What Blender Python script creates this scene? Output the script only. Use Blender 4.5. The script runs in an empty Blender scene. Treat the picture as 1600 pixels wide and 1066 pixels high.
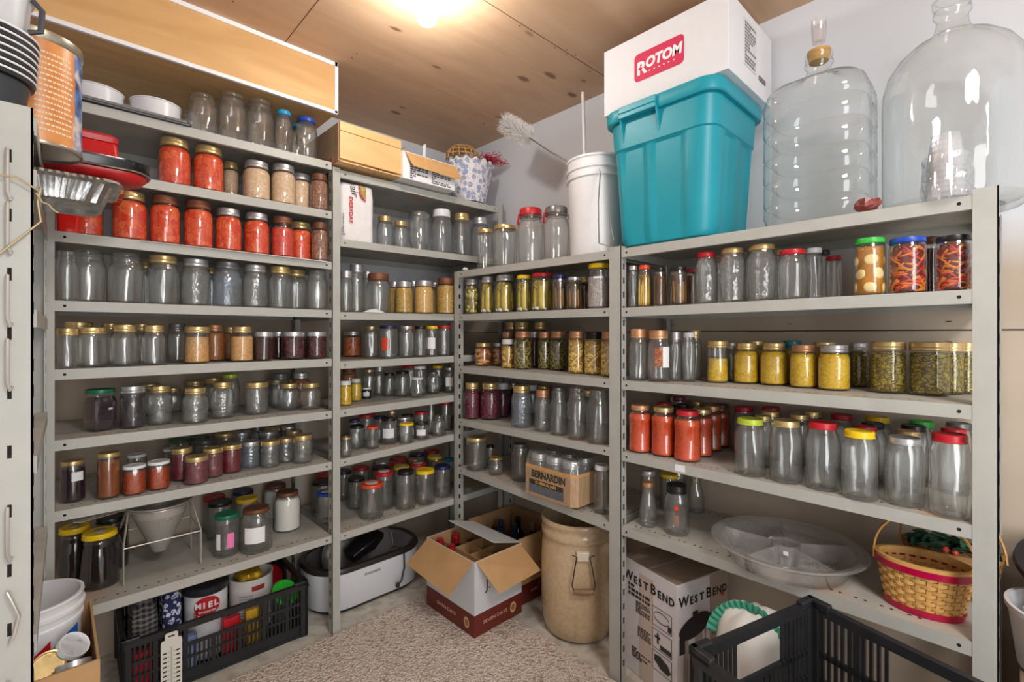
import bpy, math, random
from mathutils import Vector, Matrix
random.seed(7)
sc = bpy.context.scene
COL = sc.collection
PI = math.pi
sin, cos = math.sin, math.cos

# ------------------------------------------------------------------ room measures (metres, floor at 0)
EYE = 1.2756            # camera height
FPX = 749.4             # focal length in pixels of the 1600 wide frame
YAW = math.radians(46.276)
HZ = 523.44             # horizon row
FX, FY = cos(YAW), sin(YAW)
RX, RY = sin(YAW), -cos(YAW)
YL = 2.0                # front plane of the shelving along the back wall
XR = 1.497              # front plane of the shelving along the side wall
YW, XW = 2.50, 1.90     # wall planes
CEIL = 1.156 + EYE

def ray(px, py=HZ):
    a = (px - 800) / FPX
    return FX + a * RX, FY + a * RY, (HZ - py) / FPX

# ------------------------------------------------------------------ colour and materials
def lin(c):
    c = c / 255.0
    return c / 12.92 if c <= 0.04045 else ((c + 0.055) / 1.055) ** 2.4
def rgb(r, g, b):
    return (lin(r), lin(g), lin(b), 1)

class NT:
    def __init__(s, name):
        s.m = bpy.data.materials.new(name); s.m.use_nodes = True
        s.t = s.m.node_tree; s.n = s.t.nodes; s.l = s.t.links
        s.b = s.n['Principled BSDF']; s.out = s.n['Material Output']
    def new(s, kind, **kw):
        n = s.n.new(kind)
        for k, v in kw.items():
            if k in n.inputs: n.inputs[k].default_value = v
            else: setattr(n, k, v)
        return n
    def link(s, a, b): s.l.new(a, b)
    def coords(s, scale=(1, 1, 1), rnd=False):
        tc = s.new('ShaderNodeTexCoord'); mp = s.new('ShaderNodeMapping')
        mp.inputs['Scale'].default_value = scale
        src = tc.outputs['Object']
        if rnd:
            oi = s.new('ShaderNodeObjectInfo'); mu = s.new('ShaderNodeVectorMath', operation='SCALE')
            cb = s.new('ShaderNodeCombineXYZ')
            for i in range(3): s.link(oi.outputs['Random'], cb.inputs[i])
            s.link(cb.outputs[0], mu.inputs[0]); mu.inputs['Scale'].default_value = 13.0
            ad = s.new('ShaderNodeVectorMath', operation='ADD')
            s.link(src, ad.inputs[0]); s.link(mu.outputs[0], ad.inputs[1]); src = ad.outputs[0]
        s.link(src, mp.inputs['Vector'])
        return mp.outputs[0]
    def ramp(s, fac, stops, interp='LINEAR'):
        r = s.new('ShaderNodeValToRGB'); cr = r.color_ramp; cr.interpolation = interp
        while len(cr.elements) < len(stops): cr.elements.new(0.5)
        for e, (p, c) in zip(cr.elements, stops):
            e.position = p; e.color = c if len(c) == 4 else (*c, 1)
        s.link(fac, r.inputs[0]); return r.outputs[0]
    def mix(s, fac, a, b, mode='MIX'):
        m = s.new('ShaderNodeMix', data_type='RGBA', blend_type=mode)
        for sock, v in ((m.inputs[0], fac), (m.inputs[6], a), (m.inputs[7], b)):
            if hasattr(v, 'links') or hasattr(v, 'is_linked'): s.link(v, sock)
            else: sock.default_value = (*v, 1) if isinstance(v, tuple) and len(v) == 3 else v
        return m.outputs[2]
    def bump(s, h, strength=.3, dist=.01):
        b = s.new('ShaderNodeBump'); b.inputs['Strength'].default_value = strength; b.inputs['Distance'].default_value = dist
        s.link(h, b.inputs['Height']); s.link(b.outputs[0], s.b.inputs['Normal']); return b.outputs[0]

MATS = {}
def pm(name, col, rough=.5, metal=0, spec=.5, noise=0, nscale=40, bump=0, coat=0, rnd=False):
    """principled material with a faint mottling of its own colour"""
    if name in MATS: return MATS[name]
    t = NT(name); b = t.b
    b.inputs['Base Color'].default_value = col; b.inputs['Roughness'].default_value = rough
    b.inputs['Metallic'].default_value = metal; b.inputs['Specular IOR Level'].default_value = spec
    b.inputs['Coat Weight'].default_value = coat
    if noise or bump:
        v = t.coords(rnd=rnd); n = t.new('ShaderNodeTexNoise', Scale=nscale, Detail=4.0)
        t.link(v, n.inputs['Vector'])
        if noise:
            d = tuple(max(0, c * (1 - noise)) for c in col[:3]); l = tuple(min(1, c * (1 + noise)) for c in col[:3])
            t.link(t.ramp(n.outputs[0], [(.3, d), (.7, l)]), b.inputs['Base Color'])
        if bump: t.bump(n.outputs[0], bump, .005)
    MATS[name] = t.m; return t.m

def chunk(name, c1, c2, c3, scale=60, rough=.25, stretch=(1, 1, 1), edge=.12, bump=.5):
    """packed pieces of food: cells with their own tone and dark seams"""
    if name in MATS: return MATS[name]
    t = NT(name); v = t.coords(stretch, rnd=True)
    nz = t.new('ShaderNodeTexNoise', Scale=scale * .8, Detail=3.0); t.link(v, nz.inputs['Vector'])
    wv = t.mix(.03, v, nz.outputs['Color'])
    a = t.new('ShaderNodeTexVoronoi', Scale=scale); t.link(wv, a.inputs['Vector'])
    e = t.new('ShaderNodeTexVoronoi', Scale=scale, feature='DISTANCE_TO_EDGE'); t.link(wv, e.inputs['Vector'])
    sep = t.new('ShaderNodeSeparateColor'); t.link(a.outputs['Color'], sep.inputs[0])
    tone = t.ramp(sep.outputs[0], [(0, c1), (1, c2)])
    m = t.ramp(e.outputs['Distance'], [(0, (0, 0, 0)), (edge, (1, 1, 1))])
    t.link(t.mix(m, c3, tone), t.b.inputs['Base Color'])
    t.b.inputs['Roughness'].default_value = rough
    t.bump(m, bump, .003)
    MATS[name] = t.m; return t.m

def glass(name, tint=(.99, .995, .99), edge=(.26, .31, .29), bump=0, bscale=90, haze=.024, fr=1.5, wob=.12, refr=0):
    """thin clear glass: sees through face on, denser and mirror-like towards its edges"""
    if name in MATS: return MATS[name]
    t = NT(name); t.n.remove(t.b)
    lw = t.new('ShaderNodeLayerWeight'); lw.inputs['Blend'].default_value = .5
    tr = t.new('ShaderNodeBsdfTransparent'); gl = t.new('ShaderNodeBsdfGlossy'); gl.inputs['Roughness'].default_value = .04
    df = t.new('ShaderNodeBsdfDiffuse'); df.inputs['Color'].default_value = (.95, .96, .96, 1)
    f0 = ((fr - 1) / (fr + 1)) ** 2
    pw = t.new('ShaderNodeMath', operation='POWER'); t.link(lw.outputs['Facing'], pw.inputs[0]); pw.inputs[1].default_value = 3.2
    f = t.new('ShaderNodeMath', operation='MULTIPLY_ADD'); t.link(pw.outputs[0], f.inputs[0]); f.inputs[1].default_value = .65; f.inputs[2].default_value = f0 * 2.0
    t.link(t.ramp(lw.outputs['Facing'], [(.55, tint), (.80, tuple(a*.82 + b*.18 for a, b in zip(tint, edge))), (.95, edge)]), tr.inputs['Color'])
    v = t.coords((1, 1, .35), rnd=True); n = t.new('ShaderNodeTexNoise', Scale=28.0, Detail=1.0); t.link(v, n.inputs['Vector'])
    h = n.outputs[0]
    b = t.new('ShaderNodeBump'); b.inputs['Strength'].default_value = wob; b.inputs['Distance'].default_value = .02
    t.link(h, b.inputs['Height']); nrm = b.outputs[0]
    if bump:
        vv = t.coords(rnd=True); vo = t.new('ShaderNodeTexVoronoi', Scale=bscale); t.link(vv, vo.inputs['Vector'])
        b2 = t.new('ShaderNodeBump'); b2.inputs['Strength'].default_value = bump; b2.inputs['Distance'].default_value = .004
        t.link(vo.outputs['Distance'], b2.inputs['Height']); t.link(nrm, b2.inputs['Normal']); nrm = b2.outputs[0]
    t.link(nrm, gl.inputs['Normal'])
    m0 = t.new('ShaderNodeMixShader'); m0.inputs[0].default_value = haze
    t.link(tr.outputs[0], m0.inputs[1]); t.link(df.outputs[0], m0.inputs[2])
    m1 = t.new('ShaderNodeMixShader')
    t.link(nrm, lw.inputs['Normal'])
    t.link(f.outputs[0], m1.inputs[0]); t.link(m0.outputs[0], m1.inputs[1]); t.link(gl.outputs[0], m1.inputs[2])
    res = m1.outputs[0]
    if refr:
        rf = t.new('ShaderNodeBsdfRefraction'); rf.inputs['IOR'].default_value = 1.22; rf.inputs['Roughness'].default_value = .02; rf.inputs['Color'].default_value = (*tint, 1)
        t.link(nrm, rf.inputs['Normal'])
        m2 = t.new('ShaderNodeMixShader'); m2.inputs[0].default_value = refr
        t.link(res, m2.inputs[1]); t.link(rf.outputs[0], m2.inputs[2]); res = m2.outputs[0]
    t.link(res, t.out.inputs['Surface'])
    MATS[name] = t.m; return t.m

def plywood(name, base, dark, knot, axis=0, kscale=3.2, seams=True):
    t = NT(name)
    s = [5.0, 5.0, 5.0]; s[axis] = .9
    v = t.coords(tuple(s))
    n = t.new('ShaderNodeTexNoise', Scale=1.6, Detail=6.0, Distortion=1.2); t.link(v, n.inputs['Vector'])
    w = t.new('ShaderNodeTexNoise', Scale=9.0, Detail=5.0, Distortion=.6); t.link(v, w.inputs['Vector'])
    c = t.mix(t.ramp(n.outputs[0], [(.35, (0, 0, 0)), (.65, (1, 1, 1))]), base, dark)
    c = t.mix(t.ramp(w.outputs[0], [(.52, (0, 0, 0)), (.75, (.55, .55, .55))]), c, dark)
    s2 = [kscale * 2.2] * 3; s2[axis] = kscale
    v2 = t.coords(tuple(s2))
    nn = t.new('ShaderNodeTexNoise', Scale=3.0, Detail=2.0); t.link(v2, nn.inputs['Vector'])
    vv = t.mix(.12, v2, nn.outputs['Color'])
    k = t.new('ShaderNodeTexVoronoi', Scale=1.0); t.link(vv, k.inputs['Vector'])
    sep = t.new('ShaderNodeSeparateColor'); t.link(k.outputs['Color'], sep.inputs[0])
    th = t.new('ShaderNodeMath', operation='MULTIPLY'); t.link(sep.outputs[0], th.inputs[0]); th.inputs[1].default_value = .21
    d = t.new('ShaderNodeMath', operation='SUBTRACT'); t.link(th.outputs[0], d.inputs[0]); t.link(k.outputs['Distance'], d.inputs[1])
    kf = t.ramp(d.outputs[0], [(.0, (0, 0, 0)), (.06, (1, 1, 1))])
    c = t.mix(kf, c, knot)
    t.link(c, t.b.inputs['Base Color']); t.b.inputs['Roughness'].default_value = .55
    t.bump(w.outputs[0], .08, .01)
    return t.m

def speckle(name, a, b, c, scale=300, rough=.95, bump=.8):
    t = NT(name); v = t.coords()
    n = t.new('ShaderNodeTexNoise', Scale=scale, Detail=3.0); t.link(v, n.inputs['Vector'])
    n2 = t.new('ShaderNodeTexVoronoi', Scale=scale * .45); t.link(v, n2.inputs['Vector'])
    col = t.ramp(n.outputs[0], [(.36, a), (.5, b), (.62, c)])
    sep = t.new('ShaderNodeSeparateColor'); t.link(n2.outputs['Color'], sep.inputs[0])
    col = t.mix(t.ramp(sep.outputs[0], [(.7, (0, 0, 0)), (.9, (.7, .7, .7))]), col, a)
    t.link(col, t.b.inputs['Base Color']); t.b.inputs['Roughness'].default_value = rough
    t.bump(n2.outputs['Distance'], bump, .006)
    return t.m

# ------------------------------------------------------------------ mesh builder
class MB:
    def __init__(s): s.v = []; s.f = []; s.mi = []
    def add(s, vs, fs, mi=0):
        o = len(s.v); s.v += [tuple(v) for v in vs]
        for f in fs: s.f.append(tuple(o + i for i in f)); s.mi.append(mi)
        return s
    def box(s, x0, y0, z0, x1, y1, z1, mi=0):
        x0, x1 = sorted((x0, x1)); y0, y1 = sorted((y0, y1)); z0, z1 = sorted((z0, z1))
        return s.add([(x0,y0,z0),(x1,y0,z0),(x1,y1,z0),(x0,y1,z0),(x0,y0,z1),(x1,y0,z1),(x1,y1,z1),(x0,y1,z1)],
                     [(3,2,1,0),(4,5,6,7),(0,1,5,4),(1,2,6,5),(2,3,7,6),(3,0,4,7)], mi)
    def hexa(s, p, mi=0):   # eight corners, bottom loop then top loop
        return s.add(p, [(3,2,1,0),(4,5,6,7),(0,1,5,4),(1,2,6,5),(2,3,7,6),(3,0,4,7)], mi)
    def slab(s, q, n, t, mi=0):   # quad with thickness t along n
        n = Vector(n).normalized() * t
        return s.hexa([Vector(a) for a in q] + [Vector(a) + n for a in q], mi)
    def lathe(s, prof, seg=28, c=(0, 0, 0), sx=1, sy=1, mi=0, rot=0, poly=0, cap0=True, cap1=True):
        n = len(prof); vs = []
        for r, z in prof:
            for k in range(seg):
                a = 2 * PI * k / seg + rot
                q = 1.0
                if poly:   # flattened sides
                    h = PI / poly; q = min(1.0, cos(h) * 1.06 / cos(((a - rot) % (2 * h)) - h))
                vs.append((c[0] + r * q * cos(a) * sx, c[1] + r * q * sin(a) * sy, c[2] + z))
        fs = [(i*seg+k, i*seg+(k+1)%seg, (i+1)*seg+(k+1)%seg, (i+1)*seg+k) for i in range(n-1) for k in range(seg)]
        if cap0 and prof[0][0] > 0: fs.append(tuple(range(seg))[::-1])
        if cap1 and prof[-1][0] > 0: fs.append(tuple((n-1)*seg+k for k in range(seg)))
        return s.add(vs, fs, mi)
    def tube(s, pts, r, seg=8, mi=0, closed=False, cap=True):
        pts = [Vector(p) for p in pts]; n = len(pts); vs = []
        rr = r if isinstance(r, (list, tuple)) else [r] * n
        t0 = None; up = None
        for i in range(n):
            if closed: d = pts[(i+1) % n] - pts[i-1]
            else: d = pts[min(i+1, n-1)] - pts[max(i-1, 0)]
            d.normalize()
            if up is None:
                up = Vector((0, 0, 1)) if abs(d.z) < .9 else Vector((1, 0, 0))
            a = d.cross(up).normalized(); up = a.cross(d).normalized()
            for k in range(seg):
                w = 2 * PI * k / seg
                vs.append(pts[i] + (a * cos(w) + up * sin(w)) * rr[i])
        m = n if closed else n - 1
        fs = [(i*seg+k, ((i+1)%n)*seg+k, ((i+1)%n)*seg+(k+1)%seg, i*seg+(k+1)%seg) for i in range(m) for k in range(seg)]
        if cap and not closed: fs += [tuple(range(seg)), tuple((n-1)*seg+k for k in range(seg))[::-1]]
        return s.add(vs, fs, mi)
    def ball(s, c, r, seg=12, rings=8, sx=1, sy=1, sz=1, mi=0, M=None):
        vs = [Vector((0, 0, -r * sz))]
        for i in range(1, rings):
            p = PI * i / rings
            for k in range(seg):
                a = 2 * PI * k / seg
                vs.append(Vector((r*sin(p)*cos(a)*sx, r*sin(p)*sin(a)*sy, -r*cos(p)*sz)))
        vs.append(Vector((0, 0, r * sz)))
        if M is not None: vs = [M @ v for v in vs]
        vs = [v + Vector(c) for v in vs]
        fs = [(0, 1+(k+1)%seg, 1+k) for k in range(seg)]
        for i in range(rings-2):
            a, b = 1+i*seg, 1+(i+1)*seg
            fs += [(a+k, a+(k+1)%seg, b+(k+1)%seg, b+k) for k in range(seg)]
        e = len(vs)-1; a = 1+(rings-2)*seg
        fs += [(a+k, a+(k+1)%seg, e) for k in range(seg)]
        return s.add(vs, fs, mi)
    def caps(s, p0, p1, r, seg=7, mi=0, bend=0, bdir=(0, 0, 0)):   # a rounded rod
        p0, p1 = Vector(p0), Vector(p1); b = Vector(bdir) * bend
        pts = []; rr = []
        d = (p1 - p0).normalized()
        for u, q in ((-.0, .35), (.08, .8), (.25, 1), (.5, 1), (.75, 1), (.92, .8), (1, .35)):
            pts.append(p0.lerp(p1, u) + b * (1 - (2*u-1)**2)); rr.append(r*q)
        return s.tube(pts, rr, seg, mi)
    def loft(s, loops, mi=0, cap0=True, cap1=True):
        n = len(loops[0]); vs = [p for l in loops for p in l]
        fs = [(i*n+k, i*n+(k+1)%n, (i+1)*n+(k+1)%n, (i+1)*n+k) for i in range(len(loops)-1) for k in range(n)]
        if cap0: fs.append(tuple(range(n))[::-1])
        if cap1: fs.append(tuple((len(loops)-1)*n+k for k in range(n)))
        return s.add(vs, fs, mi)
    def mesh(s, name, mats, smooth=True, ang=40):
        me = bpy.data.meshes.new(name); me.from_pydata(s.v, [], s.f)
        for m in (mats if isinstance(mats, (list, tuple)) else [mats]): me.materials.append(m)
        me.polygons.foreach_set('material_index', s.mi)
        if smooth:
            me.polygons.foreach_set('use_smooth', [True] * len(s.f))
            me.set_sharp_from_angle(angle=math.radians(ang))
        me.update(); return me

def rrect(w, d, r, z, n=5, cx=0, cy=0, per=0):
    """rounded rectangle loop; per = extra points along each side"""
    pts = []; hw, hd = w/2, d/2; r = min(r, hw - 1e-4, hd - 1e-4)
    cs = [(hw-r, hd-r, 0), (-hw+r, hd-r, PI/2), (-hw+r, -hd+r, PI), (hw-r, -hd+r, 1.5*PI)]
    for i, (x, y, a0) in enumerate(cs):
        arc = [(x + r*cos(a0 + PI/2*k/n), y + r*sin(a0 + PI/2*k/n)) for k in range(n+1)]
        pts += arc
        if per:
            x2, y2, a2 = cs[(i+1) % 4]; q = (x2 + r*cos(a2), y2 + r*sin(a2)); p = arc[-1]
            pts += [(p[0]+(q[0]-p[0])*k/(per+1), p[1]+(q[1]-p[1])*k/(per+1)) for k in range(1, per+1)]
    return [(cx+x, cy+y, z) for x, y in pts]

def put(name, me, parent=None, loc=None, label=None):
    o = bpy.data.objects.new(name, me); COL.objects.link(o)
    if parent is not None: o.parent = parent
    if loc is not None: o.location = loc
    if label: o['label'] = label
    return o
def part(name, mb, mats, parent, label=None, smooth=True, ang=40, bevel=0):
    o = put(name, mb.mesh(name, mats, smooth, ang), parent, label=label)
    if bevel:
        b = o.modifiers.new('edge', 'BEVEL'); b.width = bevel; b.segments = 2; b.limit_method = 'ANGLE'
    return o
def tag(o, label, cat, group=None, kind=None):
    o['label'] = label; o['category'] = cat
    if group: o['group'] = group
    if kind: o['kind'] = kind
    return o
def thing(name, label, cat, loc=(0, 0, 0), rz=0, group=None):
    o = bpy.data.objects.new(name, None); COL.objects.link(o); o.empty_display_size = .05
    o.location = loc; o.rotation_euler = (0, 0, rz)
    return tag(o, label, cat, group)
def struct(name, mb, mats, label, cat, smooth=False):
    o = put(name, mb.mesh(name, mats, smooth)); return tag(o, label, cat, kind='structure')

TEXTS = []
def text(parent, body, size, o, x, up, mat, name='lettering', depth=.0004, sx=1.0, bold=0.0, shear=0.0, align='CENTER'):
    cu = bpy.data.curves.new(name, 'FONT'); cu.body = body; cu.size = size; cu.extrude = depth; cu.offset = bold; cu.shear = shear
    cu.align_x = align; cu.align_y = 'CENTER'; cu.resolution_u = 3
    cu.materials.append(mat)
    ob = bpy.data.objects.new(name, cu); COL.objects.link(ob); ob.parent = parent
    x = Vector(x).normalized(); up = Vector(up).normalized(); n = x.cross(up)
    M = Matrix((( x.x*sx, up.x, n.x, o[0]), (x.y*sx, up.y, n.y, o[1]), (x.z*sx, up.z, n.z, o[2]), (0, 0, 0, 1)))
    ob.matrix_local = M; TEXTS.append(ob)
    return ob

# ------------------------------------------------------------------ common materials
M_PAINT = pm('grey shelf enamel', rgb(178, 178, 172), .42, noise=.05, nscale=14)
M_HOLE = pm('dark hole', rgb(22, 20, 18), .9)
def dust_mat():
    t = NT('dusty shelf top'); v = t.coords()
    n = t.new('ShaderNodeTexNoise', Scale=9.0, Detail=4.0); t.link(v, n.inputs['Vector']); n2 = t.new('ShaderNodeTexNoise', Scale=4.5, Detail=5.0); t.link(v, n2.inputs['Vector'])
    c = t.ramp(n.outputs[0], [(.3, C3(166, 162, 153)), (.7, C3(192, 189, 181))])
    t.link(t.mix(t.ramp(n2.outputs[0], [(.60, (0, 0, 0)), (.70, (.75, .75, .75))]), c, C3(190, 146, 110)), t.b.inputs['Base Color']); t.b.inputs['Roughness'].default_value = .6
    return t.m
C3 = lambda *a: rgb(*a)[:3]
M_DUST = dust_mat()
M_WHITE = pm('white plastic', rgb(232, 232, 235), .35, noise=.02)
M_BLACK = pm('black plastic', rgb(34, 35, 38), .42, noise=.2, nscale=25)
M_INK = pm('black ink', rgb(20, 20, 22), .6)
M_PAPER = pm('white paper', rgb(240, 240, 242), .7)
M_CARD = pm('brown cardboard', rgb(190, 150, 104), .8, noise=.08, nscale=12)
M_CARDIN = pm('inner cardboard', rgb(172, 132, 92), .85, noise=.08, nscale=12)
M_STEEL = pm('bright steel', rgb(200, 200, 200), .28, 1)
M_WIRE = pm('pale wire', rgb(205, 200, 190), .35, .6)
M_RED = pm('red plastic', rgb(190, 28, 40), .35)
M_TEAL = pm('teal plastic', rgb(26, 150, 168), .42, noise=.05, nscale=6)
M_GLASS = glass('clear glass', refr=.10, wob=.25)
M_GLASSF = glass('full jar glass', haze=.008)
M_GLASSE = glass('pressed glass', bump=.5, bscale=70, haze=.04, refr=.10)
M_GLASSB = glass('blue glass', tint=(.90, .94, .985), edge=(.6, .66, .8), bump=.35, bscale=90, haze=.05)
M_PLAST = glass('clear plastic', tint=(.97, .955, .95), edge=(.66, .63, .62), haze=.11, fr=1.5, wob=.05)
M_WRAP = glass('plastic film', tint=(.97, .97, .98), edge=(.8, .8, .82), haze=.10, fr=1.6, wob=.8)

LIDC = {'gold': ((218, 190, 134), .3, .7), 'silver': ((208, 208, 210), .32, .75), 'copper': ((206, 152, 112), .4, .6),
        'brown': ((112, 72, 50), .5, .2), 'white': ((236, 236, 238), .35, 0), 'red': ((188, 28, 40), .35, 0),
        'orange': ((222, 74, 40), .35, 0), 'black': ((26, 25, 27), .35, 0), 'navy': ((28, 38, 84), .35, 0),
        'blue': ((34, 74, 178), .35, 0), 'cyan': ((32, 150, 205), .35, 0), 'teal': ((14, 116, 128), .35, 0), 'yellow': ((240, 200, 24), .35, 0),
        'green': ((58, 184, 70), .35, 0), 'emerald': ((22, 112, 80), .35, 0), 'lime': ((182, 200, 62), .35, .1),
        'purple': ((120, 28, 66), .35, 0), 'grey': ((120, 120, 120), .35, .5), 'rusty': ((132, 84, 62), .55, .5)}
def lidmat(c):
    r, ro, me = LIDC[c]
    return pm(c + ' lid', rgb(*r), ro, me, noise=.06 if me else .02, nscale=60, rnd=True)
M_LIDRING = pm('pale lid print', rgb(235, 228, 220), .4)

# ------------------------------------------------------------------ the room
M_PLY = plywood('ceiling plywood', rgb(212, 178, 146), rgb(198, 162, 130), rgb(136, 100, 74), axis=0, kscale=4.2)
M_PLY2 = plywood('bulkhead plywood', rgb(226, 182, 124), rgb(206, 160, 104), rgb(140, 98, 62), axis=0, kscale=2.6)
M_WALLW = pm('white wall paint', rgb(216, 219, 226), .85, noise=.015, nscale=5)
def wall_mat():
    t = NT('painted wall board')
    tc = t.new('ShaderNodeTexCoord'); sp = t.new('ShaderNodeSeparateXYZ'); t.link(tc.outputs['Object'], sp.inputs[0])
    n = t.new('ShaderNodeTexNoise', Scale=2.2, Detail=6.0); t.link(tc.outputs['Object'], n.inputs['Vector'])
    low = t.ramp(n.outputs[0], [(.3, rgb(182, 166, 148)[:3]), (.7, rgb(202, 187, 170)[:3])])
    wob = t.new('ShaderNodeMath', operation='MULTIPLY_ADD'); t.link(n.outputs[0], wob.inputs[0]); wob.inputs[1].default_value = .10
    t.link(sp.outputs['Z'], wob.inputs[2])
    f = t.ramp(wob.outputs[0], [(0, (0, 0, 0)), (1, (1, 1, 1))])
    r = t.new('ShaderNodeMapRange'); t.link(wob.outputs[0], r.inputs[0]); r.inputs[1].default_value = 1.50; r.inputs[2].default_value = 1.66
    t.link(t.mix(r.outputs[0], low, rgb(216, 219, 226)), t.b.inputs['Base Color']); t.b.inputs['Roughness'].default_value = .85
    return t.m
M_WALL = wall_mat()
M_CONC = speckle('concrete floor', rgb(178, 170, 158), rgb(200, 194, 183), rgb(210, 204, 194), scale=18, rough=.85, bump=.1)
M_CARP = speckle('flecked carpet', rgb(160, 138, 124), rgb(226, 212, 200), rgb(242, 232, 222), scale=230, rough=1, bump=.9)
struct('floor', MB().box(-1.3, -1.4, -.08, 2.02, 2.62, 0), M_CONC, 'grey concrete floor showing under the shelving', 'floor')
cm = MB().box(-1.3, -1.4, CEIL, 2.02, 2.62, CEIL + .05).box(-1.3, 1.262, CEIL - .0008, XW, 1.2645, CEIL, 1).box(.66, 1.2645, CEIL - .0008, .6625, YW, CEIL, 1)
rn = random.Random(77)
for i in range(34):
    x_, y_ = (rn.uniform(-.1, 1.85), 1.263 + rn.choice((-.012, .012))) if i < 16 else (rn.choice((.45, .9, 1.3, 1.7)), rn.uniform(.6, 2.3))
    cm.lathe([(.003, -.0012), (.003, 0)], 7, (x_, y_, CEIL), mi=1)
struct('ceiling', cm, [M_PLY, pm('ceiling seam', rgb(96, 66, 46), .9)], 'knotty brown plywood ceiling over the storeroom', 'ceiling')
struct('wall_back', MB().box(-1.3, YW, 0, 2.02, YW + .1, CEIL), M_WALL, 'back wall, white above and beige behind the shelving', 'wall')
mb = MB().box(XW, -1.4, 0, XW + .1, YW, CEIL)
for y0 in (-1.2, 1.35):
    mb.box(XW - .0015, y0, EYE + .012, XW, y0 + (2.53 if y0 < 0 else 1.1), EYE + .016, 1)
for y in (.13, .55, 1.0, 1.5, 1.95):
    for z in (.038, -.022): mb.lathe([(.006, 0), (.006, .002)], 8, (XW - .002, y, EYE + z), mi=1)
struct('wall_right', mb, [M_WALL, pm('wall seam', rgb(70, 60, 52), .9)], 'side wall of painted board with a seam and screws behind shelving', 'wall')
struct('wall_left', MB().box(-1.3, -1.4, 0, -1.2, YW, CEIL), M_WALLW, 'plain wall at the side of the doorway', 'wall')
tag(put('carpet', MB().add([(-1.1, -1.2, 0), (1.485, -1.2, 0), (1.485, 1.985, 0), (-1.1, 1.985, 0), (-1.1, -1.2, .009), (1.485, -1.2, .009), (1.485, 1.985, .009), (-1.1, 1.985, .009)],
    [(3,2,1,0),(4,5,6,7),(0,1,5,4),(1,2,6,5),(2,3,7,6),(3,0,4,7)]).mesh('carpet', M_CARP, False)), 'beige flecked carpet piece laid on the concrete floor', 'carpet')
# boxed-in duct with white trim
d = thing('boxed_duct', 'plywood boxed-in duct with white edge trim under the ceiling', 'duct', (0, 0, 0))
d['kind'] = 'structure'
BZ = EYE + .9415
part('casing', MB().box(-1.2, 1.992, BZ, .87, YW, CEIL), M_PLY2, d, smooth=False)
tr = MB().box(-1.2, 1.986, BZ - .004, .874, 1.998, BZ + .010).box(-1.2, 1.986, CEIL - .016, .874, 1.998, CEIL).box(.862, 1.986, BZ, .876, 1.998, CEIL)
part('trim', tr, M_PAPER, d, 'white painted edge trim', smooth=False)
# bulb
b = thing('ceiling_bulb', 'bare glowing bulb in a socket on the plywood ceiling', 'light bulb', (.885, 1.33, CEIL))
part('socket', MB().lathe([(.040, -.03), (.058, -.012), (.060, 0)], 24).lathe([(.022, -.075), (.026, -.03)], 20), M_WHITE, b)
te = NT('lit bulb'); te.b.inputs['Emission Color'].default_value = (1, .95, .88, 1); te.b.inputs['Emission Strength'].default_value = 240
part('globe', MB().ball((0, 0, -.105), .036, 20, 14), te.m, b, 'glowing globe')

# ------------------------------------------------------------------ shelving
TH, LIP = .002, .032
SH = {}   # key -> dict(axis, lo, hi, z at lo, z at hi, front, depth, ceiling)
def zrow(bay, axis, lo, hi, rows, front, depth):
    for i, (za, zb) in enumerate(rows):
        SH[bay + str(i + 1)] = dict(ax=axis, lo=lo, hi=hi, za=za, zb=zb, f=front, d=depth, i=i)
k2 = lambda rows, s: [(a*s, b*s) for a, b in rows]
zrow('L', 'x', .003, .854, k2([(.3630,.3662),(.2611,.2619),(.1575,.1550),(.0521,.0525),(-.0525,-.0507),(-.1598,-.1610),(-.2670,-.2694),(-.4256,-.4254)], YL), YL, .45)
zrow('F', 'x', .891, 1.80, k2([(.3548,.3586),(.2065,.2120),(.0490,.0545),(-.0575,-.0530),(-.1610,-.1535),(-.2680,-.2510),(-.4270,-.4200)], YL), YL, .45)
zrow('P', 'y', 1.96, 1.039, k2([(.2170,.2104),(.0697,.0675),(-.1072,-.1107),(-.2860,-.2800),(-.4500,-.4670)], XR), XR, .385)
zrow('T', 'y', .988, .064, k2([(.2095,.2109),(.0655,.0686),(-.1115,-.1060),(-.2843,-.2864),(-.4655,-.4631)], XR), XR, .385)
for b in 'LFPT':
    ks = sorted(k for k in SH if k[0] == b)
    for i, k in enumerate(ks): SH[k]['up'] = SH[ks[i-1]] if i else None
def shz(s, a):
    u = (a - s['lo']) / (s['hi'] - s['lo'])
    return s['za'] + (s['zb'] - s['za']) * u

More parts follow.
